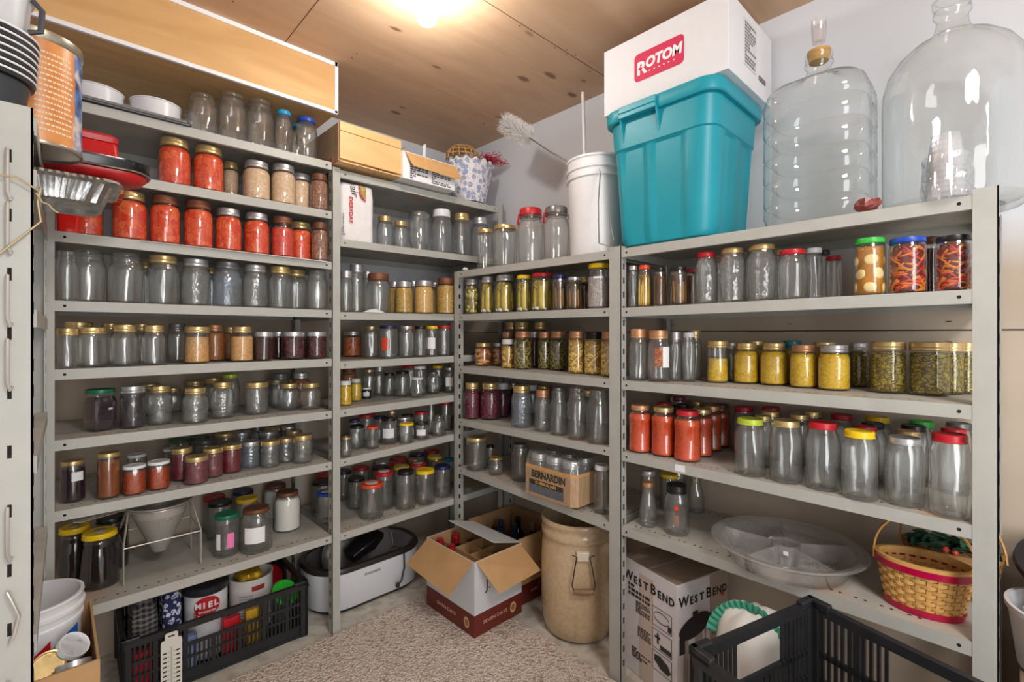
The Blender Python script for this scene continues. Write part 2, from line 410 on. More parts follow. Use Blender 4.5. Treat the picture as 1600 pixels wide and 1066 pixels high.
def shelf_mesh(s):
    f, dp = s['f'], s['d']; mb = MB()
    def P(a, d, z): return (a, f + d, z + EYE) if s['ax'] == 'x' else (f + d, a, z + EYE)
    A, B = s['lo'], s['hi']
    def bar(a0, a1, d0, d1, z0, z1, mi=0):
        za, zb = shz(s, a0), shz(s, a1)
        q = [P(a0,d0,za+z0),P(a1,d0,zb+z0),P(a1,d1,zb+z0),P(a0,d1,za+z0),P(a0,d0,za+z1),P(a1,d0,zb+z1),P(a1,d1,zb+z1),P(a0,d1,za+z1)]
        if (s['ax'] == 'y') != (a1 < a0): q = [q[i] for i in (3,2,1,0,7,6,5,4)]
        mb.hexa(q, mi)
    bar(A, B, 0, dp, -TH, 0, 2)
    bar(A, B, -.001, .001, -LIP, 0); bar(A, B, .001, .016, -LIP, -LIP + .0015)
    bar(A, B, dp - .002, dp, -LIP, 0)
    sg = 1 if B > A else -1
    bar(A, A + sg*.002, 0, dp, -LIP, 0); bar(B - sg*.002, B, 0, dp, -LIP, 0)
    def dot(a, d, z, front):
        r = .0042 if front else .0035; c = []
        for k in range(8):
            w = 2*PI*k/8
            c.append(P(a + r*cos(w), -.0014, shz(s, a) + z + r*sin(w)) if front else P(a + r*1.3*cos(w), d + r*sin(w), shz(s, a) + .0004))
        mb.add(c, [tuple(range(8))], 1)
    dot(A + sg*.022, 0, -.016, True); dot(B - sg*.022, 0, -.016, True)
    n = int(abs(B - A) / .055)
    for i in range(n):
        a = A + sg * (.05 + i * .055)
        if abs(a - B) < .05: continue
        dot(a - .010, .035, 0, False); dot(a + .010, .035, 0, False)
        dot(a - .010, dp - .035, 0, False); dot(a + .010, dp - .035, 0, False)
        c = [P(a + q + .003*cos(w*PI/3), dp - .0025, shz(s, a) - .016 + .003*sin(w*PI/3)) for q in (0,) for w in range(6)]
    return mb
def post(mb, x, y, sx, sy, z0, z1, w=.036, wy=.034, slots='y'):
    """slotted angle: one leg along x, the other along y, from corner (x,y) going sx, sy"""
    t = .0028
    mb.box(x, y, z0, x + sx*w, y + sy*t, z1); mb.box(x, y, z0, x + sx*t, y + sy*wy, z1)
    z = z0 + .06
    while z < z1 - .05:
        if slots == 'y':
            for xx in (x + sx*t, x - sx*.0006): mb.box(xx, y + sy*wy*.42, z, xx + sx*.0006, y + sy*wy*.66, z + .022, 1)
        else:
            for yy in (y + sy*t, y - sy*.0006): mb.box(x + sx*w*.42, yy, z, x + sx*w*.66, yy + sy*.0006, z + .022, 1)
        z += .052
unit = thing('shelving_unit', 'long grey steel shelving along the back wall, tomato jars to flour bag', 'shelving unit')
for k in sorted(SH):
    if k[0] in 'LF': part('shelf', shelf_mesh(SH[k]), [M_PAINT, M_HOLE, M_DUST], unit, smooth=False)
TOPL = EYE + .728
def post_part(unit, spec):
    mb = MB()
    for s in spec: post(mb, *s)
    part('post', mb, [M_PAINT, M_HOLE], unit, smooth=False)
post_part(unit, [(-.033, YL - .002, 1, 1, 0, TOPL)])
post_part(unit, [(.855, YL - .002, 1, 1, 0, EYE + .716, .035)])
post_part(unit, [(1.842, YL - .002, -1, 1, 0, EYE + .745)])
post_part(unit, [(-.033, YL + .452, 1, -1, 0, TOPL)]); post_part(unit, [(.852, YL + .452, 1, -1, 0, TOPL)]); post_part(unit, [(1.842, YL + .452, -1, -1, 0, TOPL)])
unit2 = thing('shelving_unit', 'lower grey steel shelving along the side wall, holding tote and carboys', 'shelving unit')
for k in sorted(SH):
    if k[0] in 'PT': part('shelf', shelf_mesh(SH[k]), [M_PAINT, M_HOLE, M_DUST], unit2, smooth=False)
TOPR = EYE + .325
post_part(unit2, [(XR - .002, 1.997, 1, -1, 0, TOPR, .06, .037, 'x')])
post_part(unit2, [(XR - .002, .989, 1, 1, 0, TOPR, .034, .05, 'x')])
post_part(unit2, [(XR - .002, .022, 1, 1, 0, TOPR + .003, .036, .042, 'x')])
for y, sg in ((1.997, -1), (.999, 1), (.022, 1)): post_part(unit2, [(XR + .387, y, -1, sg, 0, TOPR)])

# ------------------------------------------------------------------ jars
# outer profiles as (radius fraction, height fraction); nominal radius and height
STY = {
 'm': (.047, .17, [(.86,0),(.97,.015),(1,.05),(1,.62),(.97,.70),(.86,.775),(.78,.81),(.78,.84)], 'band', .80),
 'w': (.047, .17, [(.88,0),(.98,.015),(1,.05),(1,.66),(.975,.72),(.90,.775),(.83,.81),(.82,.84)], 'band', .84),
 'j': (.036, .10, [(.90,0),(.97,.02),(1,.06),(1,.74),(.98,.80),(.96,.82),(.96,.83)], 'band', .985),
 't': (.045, .17, [(.84,0),(.96,.015),(1,.05),(1,.68),(.97,.76),(.86,.84),(.79,.88),(.79,.92)], 'twist', .82),
 'T': (.045, .17, [(.86,0),(.97,.015),(1,.05),(1,.78),(.985,.83),(.93,.88),(.91,.90),(.91,.925)], 'twist', .94),
 'p': (.042, .16, [(.86,0),(.97,.012),(1,.04),(1,.12),(.97,.135),(.97,.66),(1,.675),(1,.77),(.94,.82),(.80,.86),(.76,.88),(.76,.92)], 'twist', .80),
 'x': (.042, .10, [(.92,0),(1,.03),(1,.66),(.97,.70),(.84,.80),(.80,.83),(.80,.86)], 'twist', .84),
 'g': (.045, .12, [(.70,0),(.84,.03),(.97,.18),(1,.34),(.97,.52),(.86,.68),(.76,.76),(.74,.80),(.74,.86)], 'twist', .78),
 'h': (.075, .17, [(.95,0),(1,.03),(1,.07),(.97,.2),(.80,.72),(.76,.78),(.79,.80),(.79,.83),(.75,.85),(.78,.87),(.78,.92)], 'twist', .84),
 'v': (.045, .10, [(.60,0),(.66,.03),(.74,.20),(1,.06+.16),(.98,.26),(.70,.62),(.62,.74),(.60,.86)], 'twist', .66),
 'b': (.035, .15, [(.86,0),(.97,.02),(1,.06),(1,.40),(.94,.5),(.70,.72),(.60,.80),(.60,.90)], 'twist', .66),
 'u': (.045, .17, [(.76,0),(.78,.02),(.78,.12),(.86,.17),(.98,.26),(1,.34),(1,.90),(.95,.965),(.80,1)], None, 0),
 'k': (.055, .24, [(.86,0),(.97,.015),(1,.05),(1,.58),(.96,.66),(.80,.76),(.72,.79),(.70,.83),(.74,.85),(.74,.87)], 'clamp', .78),
}
def inner(prof, level, q=.95):
    """filling outline up to a level"""
    out = [(prof[0][0]*q*.96, .022)]
    for r, z in prof:
        if .03 < z < level: out.append((r*q, z))
    rr = None
    for (r0, z0), (r1, z1) in zip(prof, prof[1:]):
        if z0 <= level <= z1: rr = r0 + (r1-r0)*(level-z0)/max(1e-6, z1-z0)
    if rr is None: rr = prof[-1][0]
    out += [(rr*q*.97, level - .004), (rr*q*.90, level), (.001, level + .002)]
    return out
GC = {}
def jar_glass(st, opened, mat, poly):
    k = (st, opened, mat.name, poly)
    if k in GC: return GC[k]
    R, H, prof, lt, lr = STY[st]; seg = 32
    pr = [(r*R, z*H) for r, z in prof]
    if opened:
        e = prof[-1][0]
        pr += [(e*R*1.05, H*.862), (e*R*.98, H*.880), (e*R*1.05, H*.902), (e*R*.98, H*.922), (e*R, H*.985), (e*R*.96, H), (e*R*.90, H*.99), (e*R*.89, H*.93)]
    elif lt: pr += [(prof[-1][0]*R, H*.93)]
    mb = MB()
    b = prof[0][0]
    pr = [(b*R*.55, H*.012), (b*R*.80, 0)] + pr        # pushed-up bottom
    mb.lathe(pr, seg, poly=poly, rot=PI/poly if poly else 0, cap1=not lt)
    mb.lathe([(b*R*.30, H*.035), (b*R*.86, H*.035), (b*R*.93, H*.06)], seg, poly=poly, rot=PI/poly if poly else 0, cap1=False)   # inner floor of the glass
    inn = [(r*R*.93, z*H) for r, z in prof if z > .055]
    mb.lathe([(b*R*.93, H*.06)] + inn + [(prof[-1][0]*R*.92, H*.90)], seg, poly=poly, rot=PI/poly if poly else 0, cap0=False, cap1=False)   # inner face of the wall
    GC[k] = mb.mesh('jar_body', mat, True, 60); return GC[k]
LC = {}
def jar_lid(st, col):
    k = (st, col)
    if k in LC: return LC[k]
    R, H, prof, lt, lr = STY[st]; r = lr*R
    m = [lidmat(col), M_LIDRING]; mb = MB()
    if lt == 'band':
        z0 = H*.83
        mb.lathe([(r*.99, z0), (r*1.03, z0 + H*.008), (r, z0 + H*.02), (r*1.0, z0 + H*.055), (r*1.025, z0 + H*.065), (r*1.0, z0 + H*.08), (r*1.0, z0 + H*.14), (r*.985, H*.99), (r*.95, H), (r*.84, H*.998), (r*.82, H*.992), (.001, H*.993)], 32)
    else:
        z0 = H*.90
        mb.lathe([(r*.99, z0), (r*1.04, z0 + H*.006), (r*1.04, z0 + H*.014), (r*1.0, z0 + H*.022), (r*1.01, H*.975), (r*.985, H*.993), (r*.93, H), (r*.84, H*.998), (r*.81, H*.99), (.001, H*.991)], 32)
    LC[k] = mb.mesh('lid', m, True, 30); return LC[k]
C3 = lambda *a: rgb(*a)[:3]
F_TOM = lambda: chunk('stewed tomato', C3(222, 58, 30), C3(242, 112, 60), C3(186, 36, 20), 45, .2, edge=.05, bump=.25)
FILL = {
 'tom': ('red tomato', F_TOM, .80), 'tomp': ('pinkish tomato', lambda: chunk('pink tomato', C3(214, 66, 52), C3(228, 92, 70), C3(196, 54, 44), 70, .2, bump=.2), .72),
 'chk': ('pale chicken', lambda: chunk('potted chicken', C3(226, 190, 156), C3(242, 214, 180), C3(196, 150, 112), 95, .35, edge=.07, bump=.4), .80),
 'mea': ('brownish meat', lambda: chunk('potted meat', C3(150, 100, 80), C3(190, 140, 112), C3(96, 58, 44), 70, .3), .80),
 'app': ('applesauce', lambda: chunk('apple sauce', C3(226, 170, 100), C3(238, 196, 132), C3(190, 120, 60), 130, .35, bump=.3), .72),
 'ado': ('amber sauce', lambda: chunk('amber sauce', C3(168, 98, 46), C3(196, 126, 66), C3(130, 70, 32), 130, .3, bump=.3), .78),
 'jam': ('dark jam', lambda: pm('dark jam', rgb(58, 22, 20), .12, noise=.3, nscale=60), .80),
 'che': ('dark cherry', lambda: chunk('cherries', C3(74, 22, 26), C3(116, 40, 40), C3(30, 10, 12), 75, .12, edge=.2, bump=.8), .82),
 'chu': ('orange chutney', lambda: chunk('chutney', C3(176, 62, 24), C3(200, 92, 34), C3(128, 36, 14), 110, .2, bump=.3), .78),
 'but': ('brown butter', lambda: pm('apple butter', rgb(136, 74, 34), .18, noise=.12, nscale=60), .84),
 'rj': ('red jam', lambda: chunk('berry jam', C3(112, 22, 40), C3(142, 34, 52), C3(80, 12, 26), 150, .12, bump=.3), .80),
 'pur': ('purple jelly', lambda: pm('purple jelly', rgb(44, 26, 38), .1, noise=.25, nscale=30), .82),
 'syr': ('dark syrup', lambda: pm('dark syrup', rgb(26, 16, 16), .08, noise=.3, nscale=20), .82),
 'wht': ('white powder', lambda: pm('white powder', rgb(236, 234, 228), .6, noise=.02), .84),
 'sal': ('salmon orange', lambda: chunk('salmon', C3(222, 112, 60), C3(236, 142, 88), C3(196, 86, 40), 60, .3, bump=.2), .76),
 'rel': ('yellow relish', lambda: chunk('yellow relish', C3(206, 160, 60), C3(232, 196, 104), C3(150, 104, 30), 120, .3), .80),
 'corn': ('pale relish', lambda: chunk('pale relish', C3(230, 180, 96), C3(240, 206, 136), C3(196, 140, 62), 130, .3, bump=.4), .82),
 'mus': ('mustard relish', lambda: chunk('mustard relish', C3(224, 176, 24), C3(238, 200, 56), C3(170, 128, 24), 60, .25, edge=.04, bump=.2), .80),
 'musl': ('mustard relish', lambda: chunk('mustard relish', C3(224, 176, 24), C3(238, 200, 56), C3(170, 128, 24), 60, .25, edge=.04, bump=.2), .58),
 'sau': ('red sauce', lambda: chunk('pasta sauce', C3(204, 62, 22), C3(222, 92, 40), C3(178, 46, 18), 150, .25, edge=.04, bump=.15), .82),
 'bee': ('beet', lambda: chunk('beets', C3(92, 12, 36), C3(128, 24, 54), C3(44, 6, 18), 55, .15, edge=.14, bump=.6), .80),
 'bro': ('brown vinegar', lambda: pm('brown vinegar', rgb(86, 54, 26), .12, noise=.35, nscale=22), .82),
 'nav': ('navy', lambda: pm('navy liquid', rgb(30, 34, 52), .12, noise=.25, nscale=20), .80),
 'lac': ('lacy grey', lambda: chunk('grey lace', C3(176, 168, 164), C3(202, 194, 190), C3(140, 130, 126), 120, .5, (1, 1, .5)), .70),
 'oli': ('olive relish', lambda: chunk('olive relish', C3(138, 118, 24), C3(176, 156, 52), C3(70, 56, 12), 75, .18, (1, 1, 1.8), edge=.14, bump=.7), .80),
 'pic': ('pickle spear', None, .80), 'cut': ('pickle chunk', None, .80), 'dar': ('brown pickle', None, .80), 'pea': ('peach slice', None, .78), 'pear': ('yellow pear', None, .76),
 'gb': ('green bean', None, .80), 'yb': ('yellow bean', None, .80), 'spe': ('bean spear', None, .78), 'gar': ('garlic clove', None, .84), 'pep': ('red pepper', None, .86),
}
FC = {}
def rods(mb, prof, R, H, lv, n, r, ln, mode, rnd, q=.93, mi=1):
    """pieces packed against the glass"""
    rm = max(a for a, b in prof) * R * q
    for i in range(n):
        if mode == 'up':
            a = 2*PI*(i + .3*rnd.random())/n; L = ln*(.8 + .3*rnd.random())*H; z0 = H*(.03 + .04*rnd.random())
            rr = rm - r; tl = rnd.uniform(-.15, .15)
            mb.caps((rr*cos(a), rr*sin(a), z0), (rr*cos(a+tl)*.97, rr*sin(a+tl)*.97, min(z0 + L, lv*H*.97)), r*rnd.uniform(.8, 1.1), 8, mi)
        else:
            a = rnd.random()*2*PI; z = H*rnd.uniform(.05, lv - .04)
            lim = 1.0
            for (r0, z0), (r1, z1) in zip(prof, prof[1:]):
                if z0 <= z/H <= z1: lim = r0 + (r1-r0)*(z/H-z0)/max(1e-6, z1-z0)
            rr = lim*R*q - r; t = rnd.uniform(-1, 1) if mode == 'mix' else rnd.uniform(-.5, .5) + (PI/2 if mode == 'steep' else 0)
            c = Vector((rr*cos(a), rr*sin(a), z)); tv = Vector((-sin(a)*cos(t), cos(a)*cos(t), sin(t)))
            L = ln*H*.5*rnd.uniform(.7, 1.1)
            p0, p1 = c - tv*L, c + tv*L
            for p in (p0, p1):
                p.z = max(.03*H, min(p.z, lv*H)); h = math.hypot(p.x, p.y)
                if h > rr: p.x *= rr/h; p.y *= rr/h
            mid = (p0 + p1)/2; h = math.hypot(mid.x, mid.y)
            mb.caps(p0, p1, r*rnd.uniform(.8, 1.1), 6, mi, bend=max(0, rr - h)*.9, bdir=(cos(a), sin(a), 0))
def fill_mesh(st, fk, poly):
    k = (st, fk, poly)
    if k in FC: return FC[k]
    R, H, prof, lt, lr = STY[st]; nm, mf, lv = FILL[fk]
    mb = MB()
    if mf:
        mb.lathe([(r*R, z*H) for r, z in inner(prof, lv)], 28, poly=poly, rot=PI/poly if poly else 0)
        me = mb.mesh('filling', mf(), True, 50)
    else:
        rnd = random.Random(sum(map(ord, fk)))
        B = {'pic': (C3(150, 128, 34), [C3(206, 182, 54), C3(186, 168, 60)]), 'cut': (C3(140, 120, 30), [C3(206, 196, 96), C3(224, 206, 120)]), 'dar': (C3(74, 48, 18), [C3(150, 104, 34), C3(122, 84, 30)]),
             'pea': (C3(178, 92, 28), [C3(228, 154, 66), C3(240, 184, 104)]), 'pear': (C3(206, 150, 40), [C3(240, 196, 76), C3(236, 186, 70)]), 'gb': (C3(80, 66, 14), [C3(172, 154, 60), C3(150, 134, 48)]),
             'yb': (C3(190, 140, 40), [C3(242, 208, 108), C3(236, 196, 92)]), 'spe': (C3(150, 110, 30), [C3(236, 200, 96), C3(220, 180, 76)]), 'gar': (C3(196, 128, 24), [C3(240, 214, 150), C3(236, 206, 140)]), 'pep': (C3(120, 20, 10), [C3(206, 44, 24), C3(220, 128, 44)])}[fk]
        core = pm(fk + ' brine', (*B[0], 1), .15, noise=.15, nscale=30, rnd=True)
        m1 = pm(fk + ' pieces', (*B[1][0], 1), .3, noise=.12, nscale=50, rnd=True); m2 = pm(fk + ' other pieces', (*B[1][1], 1), .3, noise=.12, nscale=50, rnd=True)
        q = .80 if fk not in ('gar',) else .86
        mb.lathe([(r*R*q/.95, z*H) for r, z in inner(prof, lv)], 24, poly=poly, rot=PI/poly if poly else 0)
        if fk in ('pic', 'dar', 'spe'):
            r = R*{'pic': .30, 'dar': .24, 'spe': .12}[fk]
            n = {'pic': 6, 'dar': 8, 'spe': 17}[fk]
            rods(mb, prof, R, H, lv, n, r, .62, 'up', rnd, mi=1)
            if fk == 'pic':
                for i in range(5): rods(mb, prof, R, H, .16, 1, R*.16, .06, 'mix', rnd, mi=3)
                for i in range(8): rods(mb, prof, R, H, lv, 1, R*.10, .2, 'mix', rnd, mi=2)
        elif fk in ('cut', 'gb', 'yb', 'pep'):
            n, r, ln = {'cut': (46, .15, .16), 'gb': (120, .065, .20), 'yb': (130, .075, .20), 'pep': (110, .075, .24)}[fk]
            for i in range(n): rods(mb, prof, R, H, lv, 1, R*r, ln, 'mix', rnd, mi=1 + i % 2)
        elif fk in ('pea', 'pear'):
            for i in range(34):
                rods(mb, prof, R, H, lv, 1, R*.20, .26, 'flat', rnd, mi=1 + i % 2)
        elif fk == 'gar':
            for a0, zz, s in ((0, .14, 1), (1.5, .13, 1.05), (3.2, .14, 1), (4.7, .15, 1.05), (.7, .38, 1.1), (2.4, .36, 1), (3.9, .38, 1.1), (5.5, .37, 1), (.1, .62, 1.1), (1.7, .60, 1), (3.3, .63, 1.1), (4.9, .61, 1.05)):
                r = R*.42*s; rr = R*.95 - r*.45
                mb.ball((rr*cos(a0), rr*sin(a0), zz*H), r, 14, 10, .45, 1, .86, 1, M=Matrix.Rotation(a0, 3, 'Z') @ Matrix.Rotation(a0*3, 3, 'X'))
        me = mb.mesh('filling', [core, m1, m2, M_PAPER], True, 60)
    FC[k] = me; return me

ORD = 'zeroth first second third fourth fifth sixth seventh eighth ninth tenth eleventh twelfth thirteenth fourteenth fifteenth sixteenth seventeenth eighteenth nineteenth twentieth twenty-first twenty-second twenty-third twenty-fourth'.split()
BAY = {'L': ('tomato bay', 'slotted post'), 'F': ('flour bay', 'tomato bay'), 'P': ('pail bay', 'room corner'), 'T': ('tote bay', 'pail bay')}
LIM = {'L': (.0055, .852), 'F': (.893, 1.795), 'P': (1.004, 1.955), 'T': (.030, .985)}
JARS = []
def solve(sk, xc, w, yt, st, o):
    """seat a jar on its shelf: how far back, how wide and how tall it is, from what the photograph shows of it"""
    s = SH[sk]; ax = 1 if s['ax'] == 'x' else 0; f = s['f']
    rx, ry, _ = ray(xc); rn = (rx, ry)[ax]; ra = (rx, ry)[1 - ax]
    sec = math.hypot(1, (xc - 800) / FPX)
    st_t = (HZ - yt) / FPX
    lr = STY[st][4] or .8
    t = (f + .07) / rn; zs = 0
    for _ in range(12):
        a = ra * t; zs = shz(s, a); R = w * t / (FPX * sec) / 2
        if 'yb' in o:
            tf = zs / ((HZ - o['yb']) / FPX); t = tf / (1 - w / (2 * FPX * sec * sec))
        elif 'h' in o:
            zt = zs + o['h']; t = (zt / st_t) / (1 + .8 * w / (2 * FPX * sec * sec))
        else: t = (f + R + o.get('off', .014)) / rn
        lo, hi = f + R * .9 - .004, f + s['d'] - R - .004
        t = min(max(t, lo / rn), hi / rn)
    R = w * t / (FPX * sec) / 2; d = t * rn - f
    if 'h' in o: H = o['h']
    else:
        tt = t - lr*R/sec if yt < HZ else t + lr*R/sec
        H = st_t * tt - zs
    up = s['up']
    if up:
        H = min(H, shz(up, ra * t) - LIP - zs - .006)
    return dict(sk=sk, a=ra * t, d=d, R=R, H=max(H, .03))
def row(sk, items):
    js = []
    for it in items:
        xc, w, yt, st, lid, fl = it[:6]; o = it[6] if len(it) > 6 else {}
        j = solve(sk, xc, w, yt, st, o); j.update(st=st, lid=lid, fl=fl, o=o, xc=xc, w=w, yt=yt); js.append(j)
    s = SH[sk]; lo, hi = LIM[sk[0]]
    for j in js:               # a jar of a rear row stands behind the ones that hide it
        if not j['o'].get('row') or 'yb' in j['o']: continue
        need = max([q['d'] + (q['R'] + j['R']) * .96 for q in js if not q['o'].get('row') and abs(q['xc'] - j['xc']) < (q['w'] + j['w']) * .42] + [0])
        if need > j['d']:
            o2 = dict(j['o']); o2.pop('h', None); o2['off'] = need - j['R']
            n_ = solve(sk, j['xc'], j['w'], j['yt'], j['st'], o2)
            if 'h' in j['o']: n_['H'] = j['H']
            j.update(n_)
    for it in range(900):      # nudge neighbours apart, mostly front to back
        moved = False
        for i in range(len(js)):
            for k in range(i):
                A, B = js[k], js[i]
                da, dd = B['a'] - A['a'], B['d'] - A['d']; m = A['R'] + B['R'] + .0016; L = math.hypot(da, dd)
                if L < m:
                    moved = True; L = max(L, 1e-5)
                    ux, uy = da / L, dd / L
                    if abs(uy) < .25: uy = .25 if dd >= 0 else -.25
                    p = (m - L) * .55
                    wa, wb = (.25, .75) if A['d'] < B['d'] else (.75, .25)
                    A['a'] -= ux*p*wa*.5; A['d'] -= uy*p*wa; B['a'] += ux*p*wb*.5; B['d'] += uy*p*wb
        for j in js:
            j['a'] = min(max(j['a'], j['o'].get('lo', lo + j['R'])), hi - j['R'])
            fr = j['R'] * .9 - .004 if j['o'].get('over') is None else -.05
            j['d'] = min(max(j['d'], fr), s['d'] - j['R'] - .004)
        if it % 60 == 59:
            for i in range(len(js)):
                for k in range(i):
                    A, B = js[k], js[i]; L = math.hypot(B['a'] - A['a'], B['d'] - A['d']); m = A['R'] + B['R'] + .001
                    if L < m: A['R'] *= .96; B['R'] *= .96
        if not moved: break
    for i in range(len(js)):
        for k in range(i):
            A, B = js[k], js[i]; L = math.hypot(B['a'] - A['a'], B['d'] - A['d']); q = (A['R'] + B['R'] + .001) / L
            if q > 1: A['R'] /= q; B['R'] /= q
    JARS.extend(js)

# what stands on each shelf: column in the photograph, width, top of the lid, shape, lid, filling, depth hints
B = lambda o=.2: {'off': o, 'row': 1}
Y = lambda y: {'yb': y}
Hh = lambda h: {'h': h, 'row': 1}
row('L1', [(318,47,145,'w',None,None),(363,47,143,'w',None,None),(411,46,152,'w',None,None),(441,27,171,'t','cyan',None),(463,24,193,'t','teal',None,B(.12)),
  (479,34,182,'t','blue',None),(388,38,168,'w',None,None,B(.16)),(300,34,172,'w',None,None,B(.14))])
row('L2', [(273,53,212,'w','gold','tom'),(326,50,220,'w','gold','tom'),(361,26,252.6,'w','gold','chk',B(.13)),(401,44,250,'w','silver','chk'),(444,40,256,'w','silver','chk'),
  (483,37,268,'w','silver','chk'),(511,28,275,'w','brown','mea')])
row('L3', [(134,58,302,'w','rusty','tom',{'off':.03}),(203,57,298,'w','gold','tom'),(258,50,305,'w','rusty','tom'),(310,48,309,'w','rusty','tom'),(357,43,325,'w','silver','tom'),(401,42,332,'w','silver','tom'),
  (442,37,338,'w','rusty','tomp'),(463,26,349,'w','gold','tom',B(.14)),(482,37,346,'w','gold','tom'),(511,26,350,'w','brown','mea')])
row('L4', [(92,36,391,'w',None,None),(134,62,388,'w',None,None),(196,59,395,'w',None,None),(255,53,397,'w','gold',None),(306,48,404,'w','silver',None,{'e':1}),(356,46,405,'w','grey',None,{'b':1}),
  (400,41,413.5,'w','silver',None,{'e':1}),(439,38,415,'w','gold',None),(477,38,418,'m','gold',None),(508,32,423,'w',None,None),(228,40,402,'w','gold',None,B(.24)),(330,40,406,'w','gold',None,B(.24))])
row('L5', [(98,36,514,'j','gold',None),(141,54,512,'j','gold',None),(194,48,508,'m','gold',None),(240,42,509,'m','gold',None),(277,33,506,'m','grey',None,B(.14)),(308,41,511,'j','gold','app'),
  (337,33,508,'m','copper','ado',B(.12)),(357,30,511,'m','gold','ado',B(.14)),(378,37,511,'w','gold','app'),(412,31,519,'j','silver','jam'),(435,28,519,'j','silver','jam',B(.13)),(458,38,519,'j','silver','che'),
  (495,33,519,'j','silver','che'),(512,22,521,'j','silver','sal',B(.12)),(124,46,503,'j','gold',None,B(.17)),(174,40,505,'m','gold',None,B(.17)),(222,36,506,'m','gold',None,B(.17))])
row('L6', [(157,57,606.6,'x','emerald','pur',{'yb':675.6,'poly':4}),(207.5,41,602,'j','silver','pur',{'yb':670.6,'e':1}),(250,41,602,'m','gold',None,{'yb':665,'e':1}),(237,46,597,'m','gold',None,Hh(.125)),(277,30,603,'m','gold',None,Hh(.10)),
  (305,42,605,'m','gold',None,{'yb':662.7,'e':1}),(309,36,594,'m','gold',None,Hh(.125)),(348,38,596,'m','gold',None,{'yb':655,'e':1}),(330,34,589,'m','gold',None,Hh(.14)),(360,30,584,'t','lime',None,Hh(.16)),
  (401,38,596,'j','gold',None,{'yb':649,'e':1}),(436,34,593,'m','gold',None,Hh(.115)),(441,32,584,'m','grey',None,Hh(.15)),(452,36,598,'m','gold',None,Y(642)),(474,26,594,'m','gold',None,Hh(.11)),(493,33,597,'m','gold',None,Y(640.5)),
  (497,30,580,'m','silver','ado',Hh(.15)),(512,22,592,'m','brown','ado',Hh(.11))])
row('L7', [(114,41,717,'T','gold','pur',Y(787)),(170,38,704.6,'T','gold','but',Y(781)),(210,39,724,'T','white','chu',{'yb':775,'poly':6}),(248,38,717.5,'T','white','chu',{'yb':767,'poly':6}),(214,32,708,'T','white',None,Hh(.10)),
  (268,28,699,'T','white',None,Hh(.09)),(284,34,697,'j','gold','rj',Y(753)),(307,38,709.6,'j','gold','rj',{'yb':758.5,'e':1}),(333,33,697,'j','gold','rj',{'yb':748,'e':1}),(361,33,691.7,'j','gold','rj',Y(741)),
  (391.5,31,687,'j','silver',None,{'yb':732.6,'b':1}),(422,30,686,'j','gold',None,{'yb':732,'e':1}),(447,25,682,'j','gold',None,{'yb':724,'e':1}),(473,30,677,'j','gold',None,{'yb':725.5,'e':1}),(494,20,674,'j','silver',None,Y(710)),
  (510,20,674,'t','yellow','syr',{'yb':705,'lab':'yellow'}),(320,34,686,'j','grey',None,Hh(.10)),(355,34,674,'j','gold',None,Hh(.11)),(388,32,670,'j','silver',None,Hh(.10)),(417,30,669,'j','silver',None,Hh(.10)),
  (445,26,662,'j','gold',None,Hh(.10)),(471,26,661,'j','silver',None,Hh(.10)),(498,24,664,'j','gold',None,Hh(.09)),(283,34,684,'T','emerald',None,Hh(.10)),(303,32,681,'T','emerald',None,Hh(.10)),(420,26,661,'m','grey',None,Hh(.12))])
row('L8', [(104,60,819,'h','yellow','syr',{'yb':918}),(156,66,823.5,'h','yellow','syr',{'yb':923}),(166,58,804,'t','black','syr',Hh(.19)),(355.5,40,797,'T','emerald',None,{'yb':872.6,'lab':'pink'}),(400,51,787,'t','brown',None,{'yb':867,'lab':'white'}),
  (449,42,763,'t','brown','wht',Y(833.6)),(431,38,752.5,'t','brown','wht',Hh(.15)),(386,36,774,'T','yellow',None,Hh(.15)),(380,34,758,'T','navy',None,Hh(.15)),(340,40,776,'T','black',None,Hh(.15)),(335,36,765,'T','red',None,Hh(.15))])
row('F2', [(602,26,337,'m','gold',None,B(.08)),(626,24,345,'m','gold',None,B(.06)),(655,34,330,'u',None,None),(690,34,326,'m','white',None),(721,29,332.6,'m','gold',None),(750,28,339,'m','silver',None)])
row('F3', [(541,22,423.5,'m','silver',None),(557,26,413,'m','silver',None,B(.10)),(574,20,424,'m','silver',None,B(.14)),(591,39,427,'w','rusty',None),(616,22,440,'w','silver','rel',B(.10)),(631,28,440,'w','silver','rel'),
  (662,32,438.6,'w','silver','corn'),(697,32,434.6,'w','rusty','rel'),(646,20,439,'w','silver',None,B(.16)),(679,20,441,'w','silver','rel',B(.16))])
row('F4', [(551,29,518,'j','silver','sal',Y(558)),(580,24,509.7,'t','gold',None,B(.10)),(607,30,509,'T','navy',None,{'lab':'red'}),(635,24,509.7,'t','silver',None),(657,21,510,'t','black',None),(675,19,509.7,'T','yellow',None,{'lab':'white'}),
  (694,23,509,'T','red',None),(643,20,509,'T','orange',None,B(.14))])
row('F5', [(540,20,595,'w','white','mus',Y(635)),(556,18,591.5,'w','white','mus',Y(628)),(573,16,606,'t','white','nav',{'yb':624,'lab':'white'}),(546,26,577.7,'m','brown','ado',Hh(.16)),(577,20,580,'t','gold',None,Hh(.14)),
  (592,20,576,'m','silver',None,Hh(.15)),(608,19,583,'t','black',None,Y(620)),(629,24,580,'t','black',None,Y(621)),(642,32,573,'T','red',None,Hh(.15)),(656,20,577.7,'T','white',None,Hh(.15)),(652,28,589.5,'v','white',None,Y(623)),
  (677,20,581,'t','grey',None,Y(616)),(684,18,577,'T','yellow',None,Hh(.14)),(703,19,574,'t','silver',None,{'yb':614.5,'lab':'white'})])
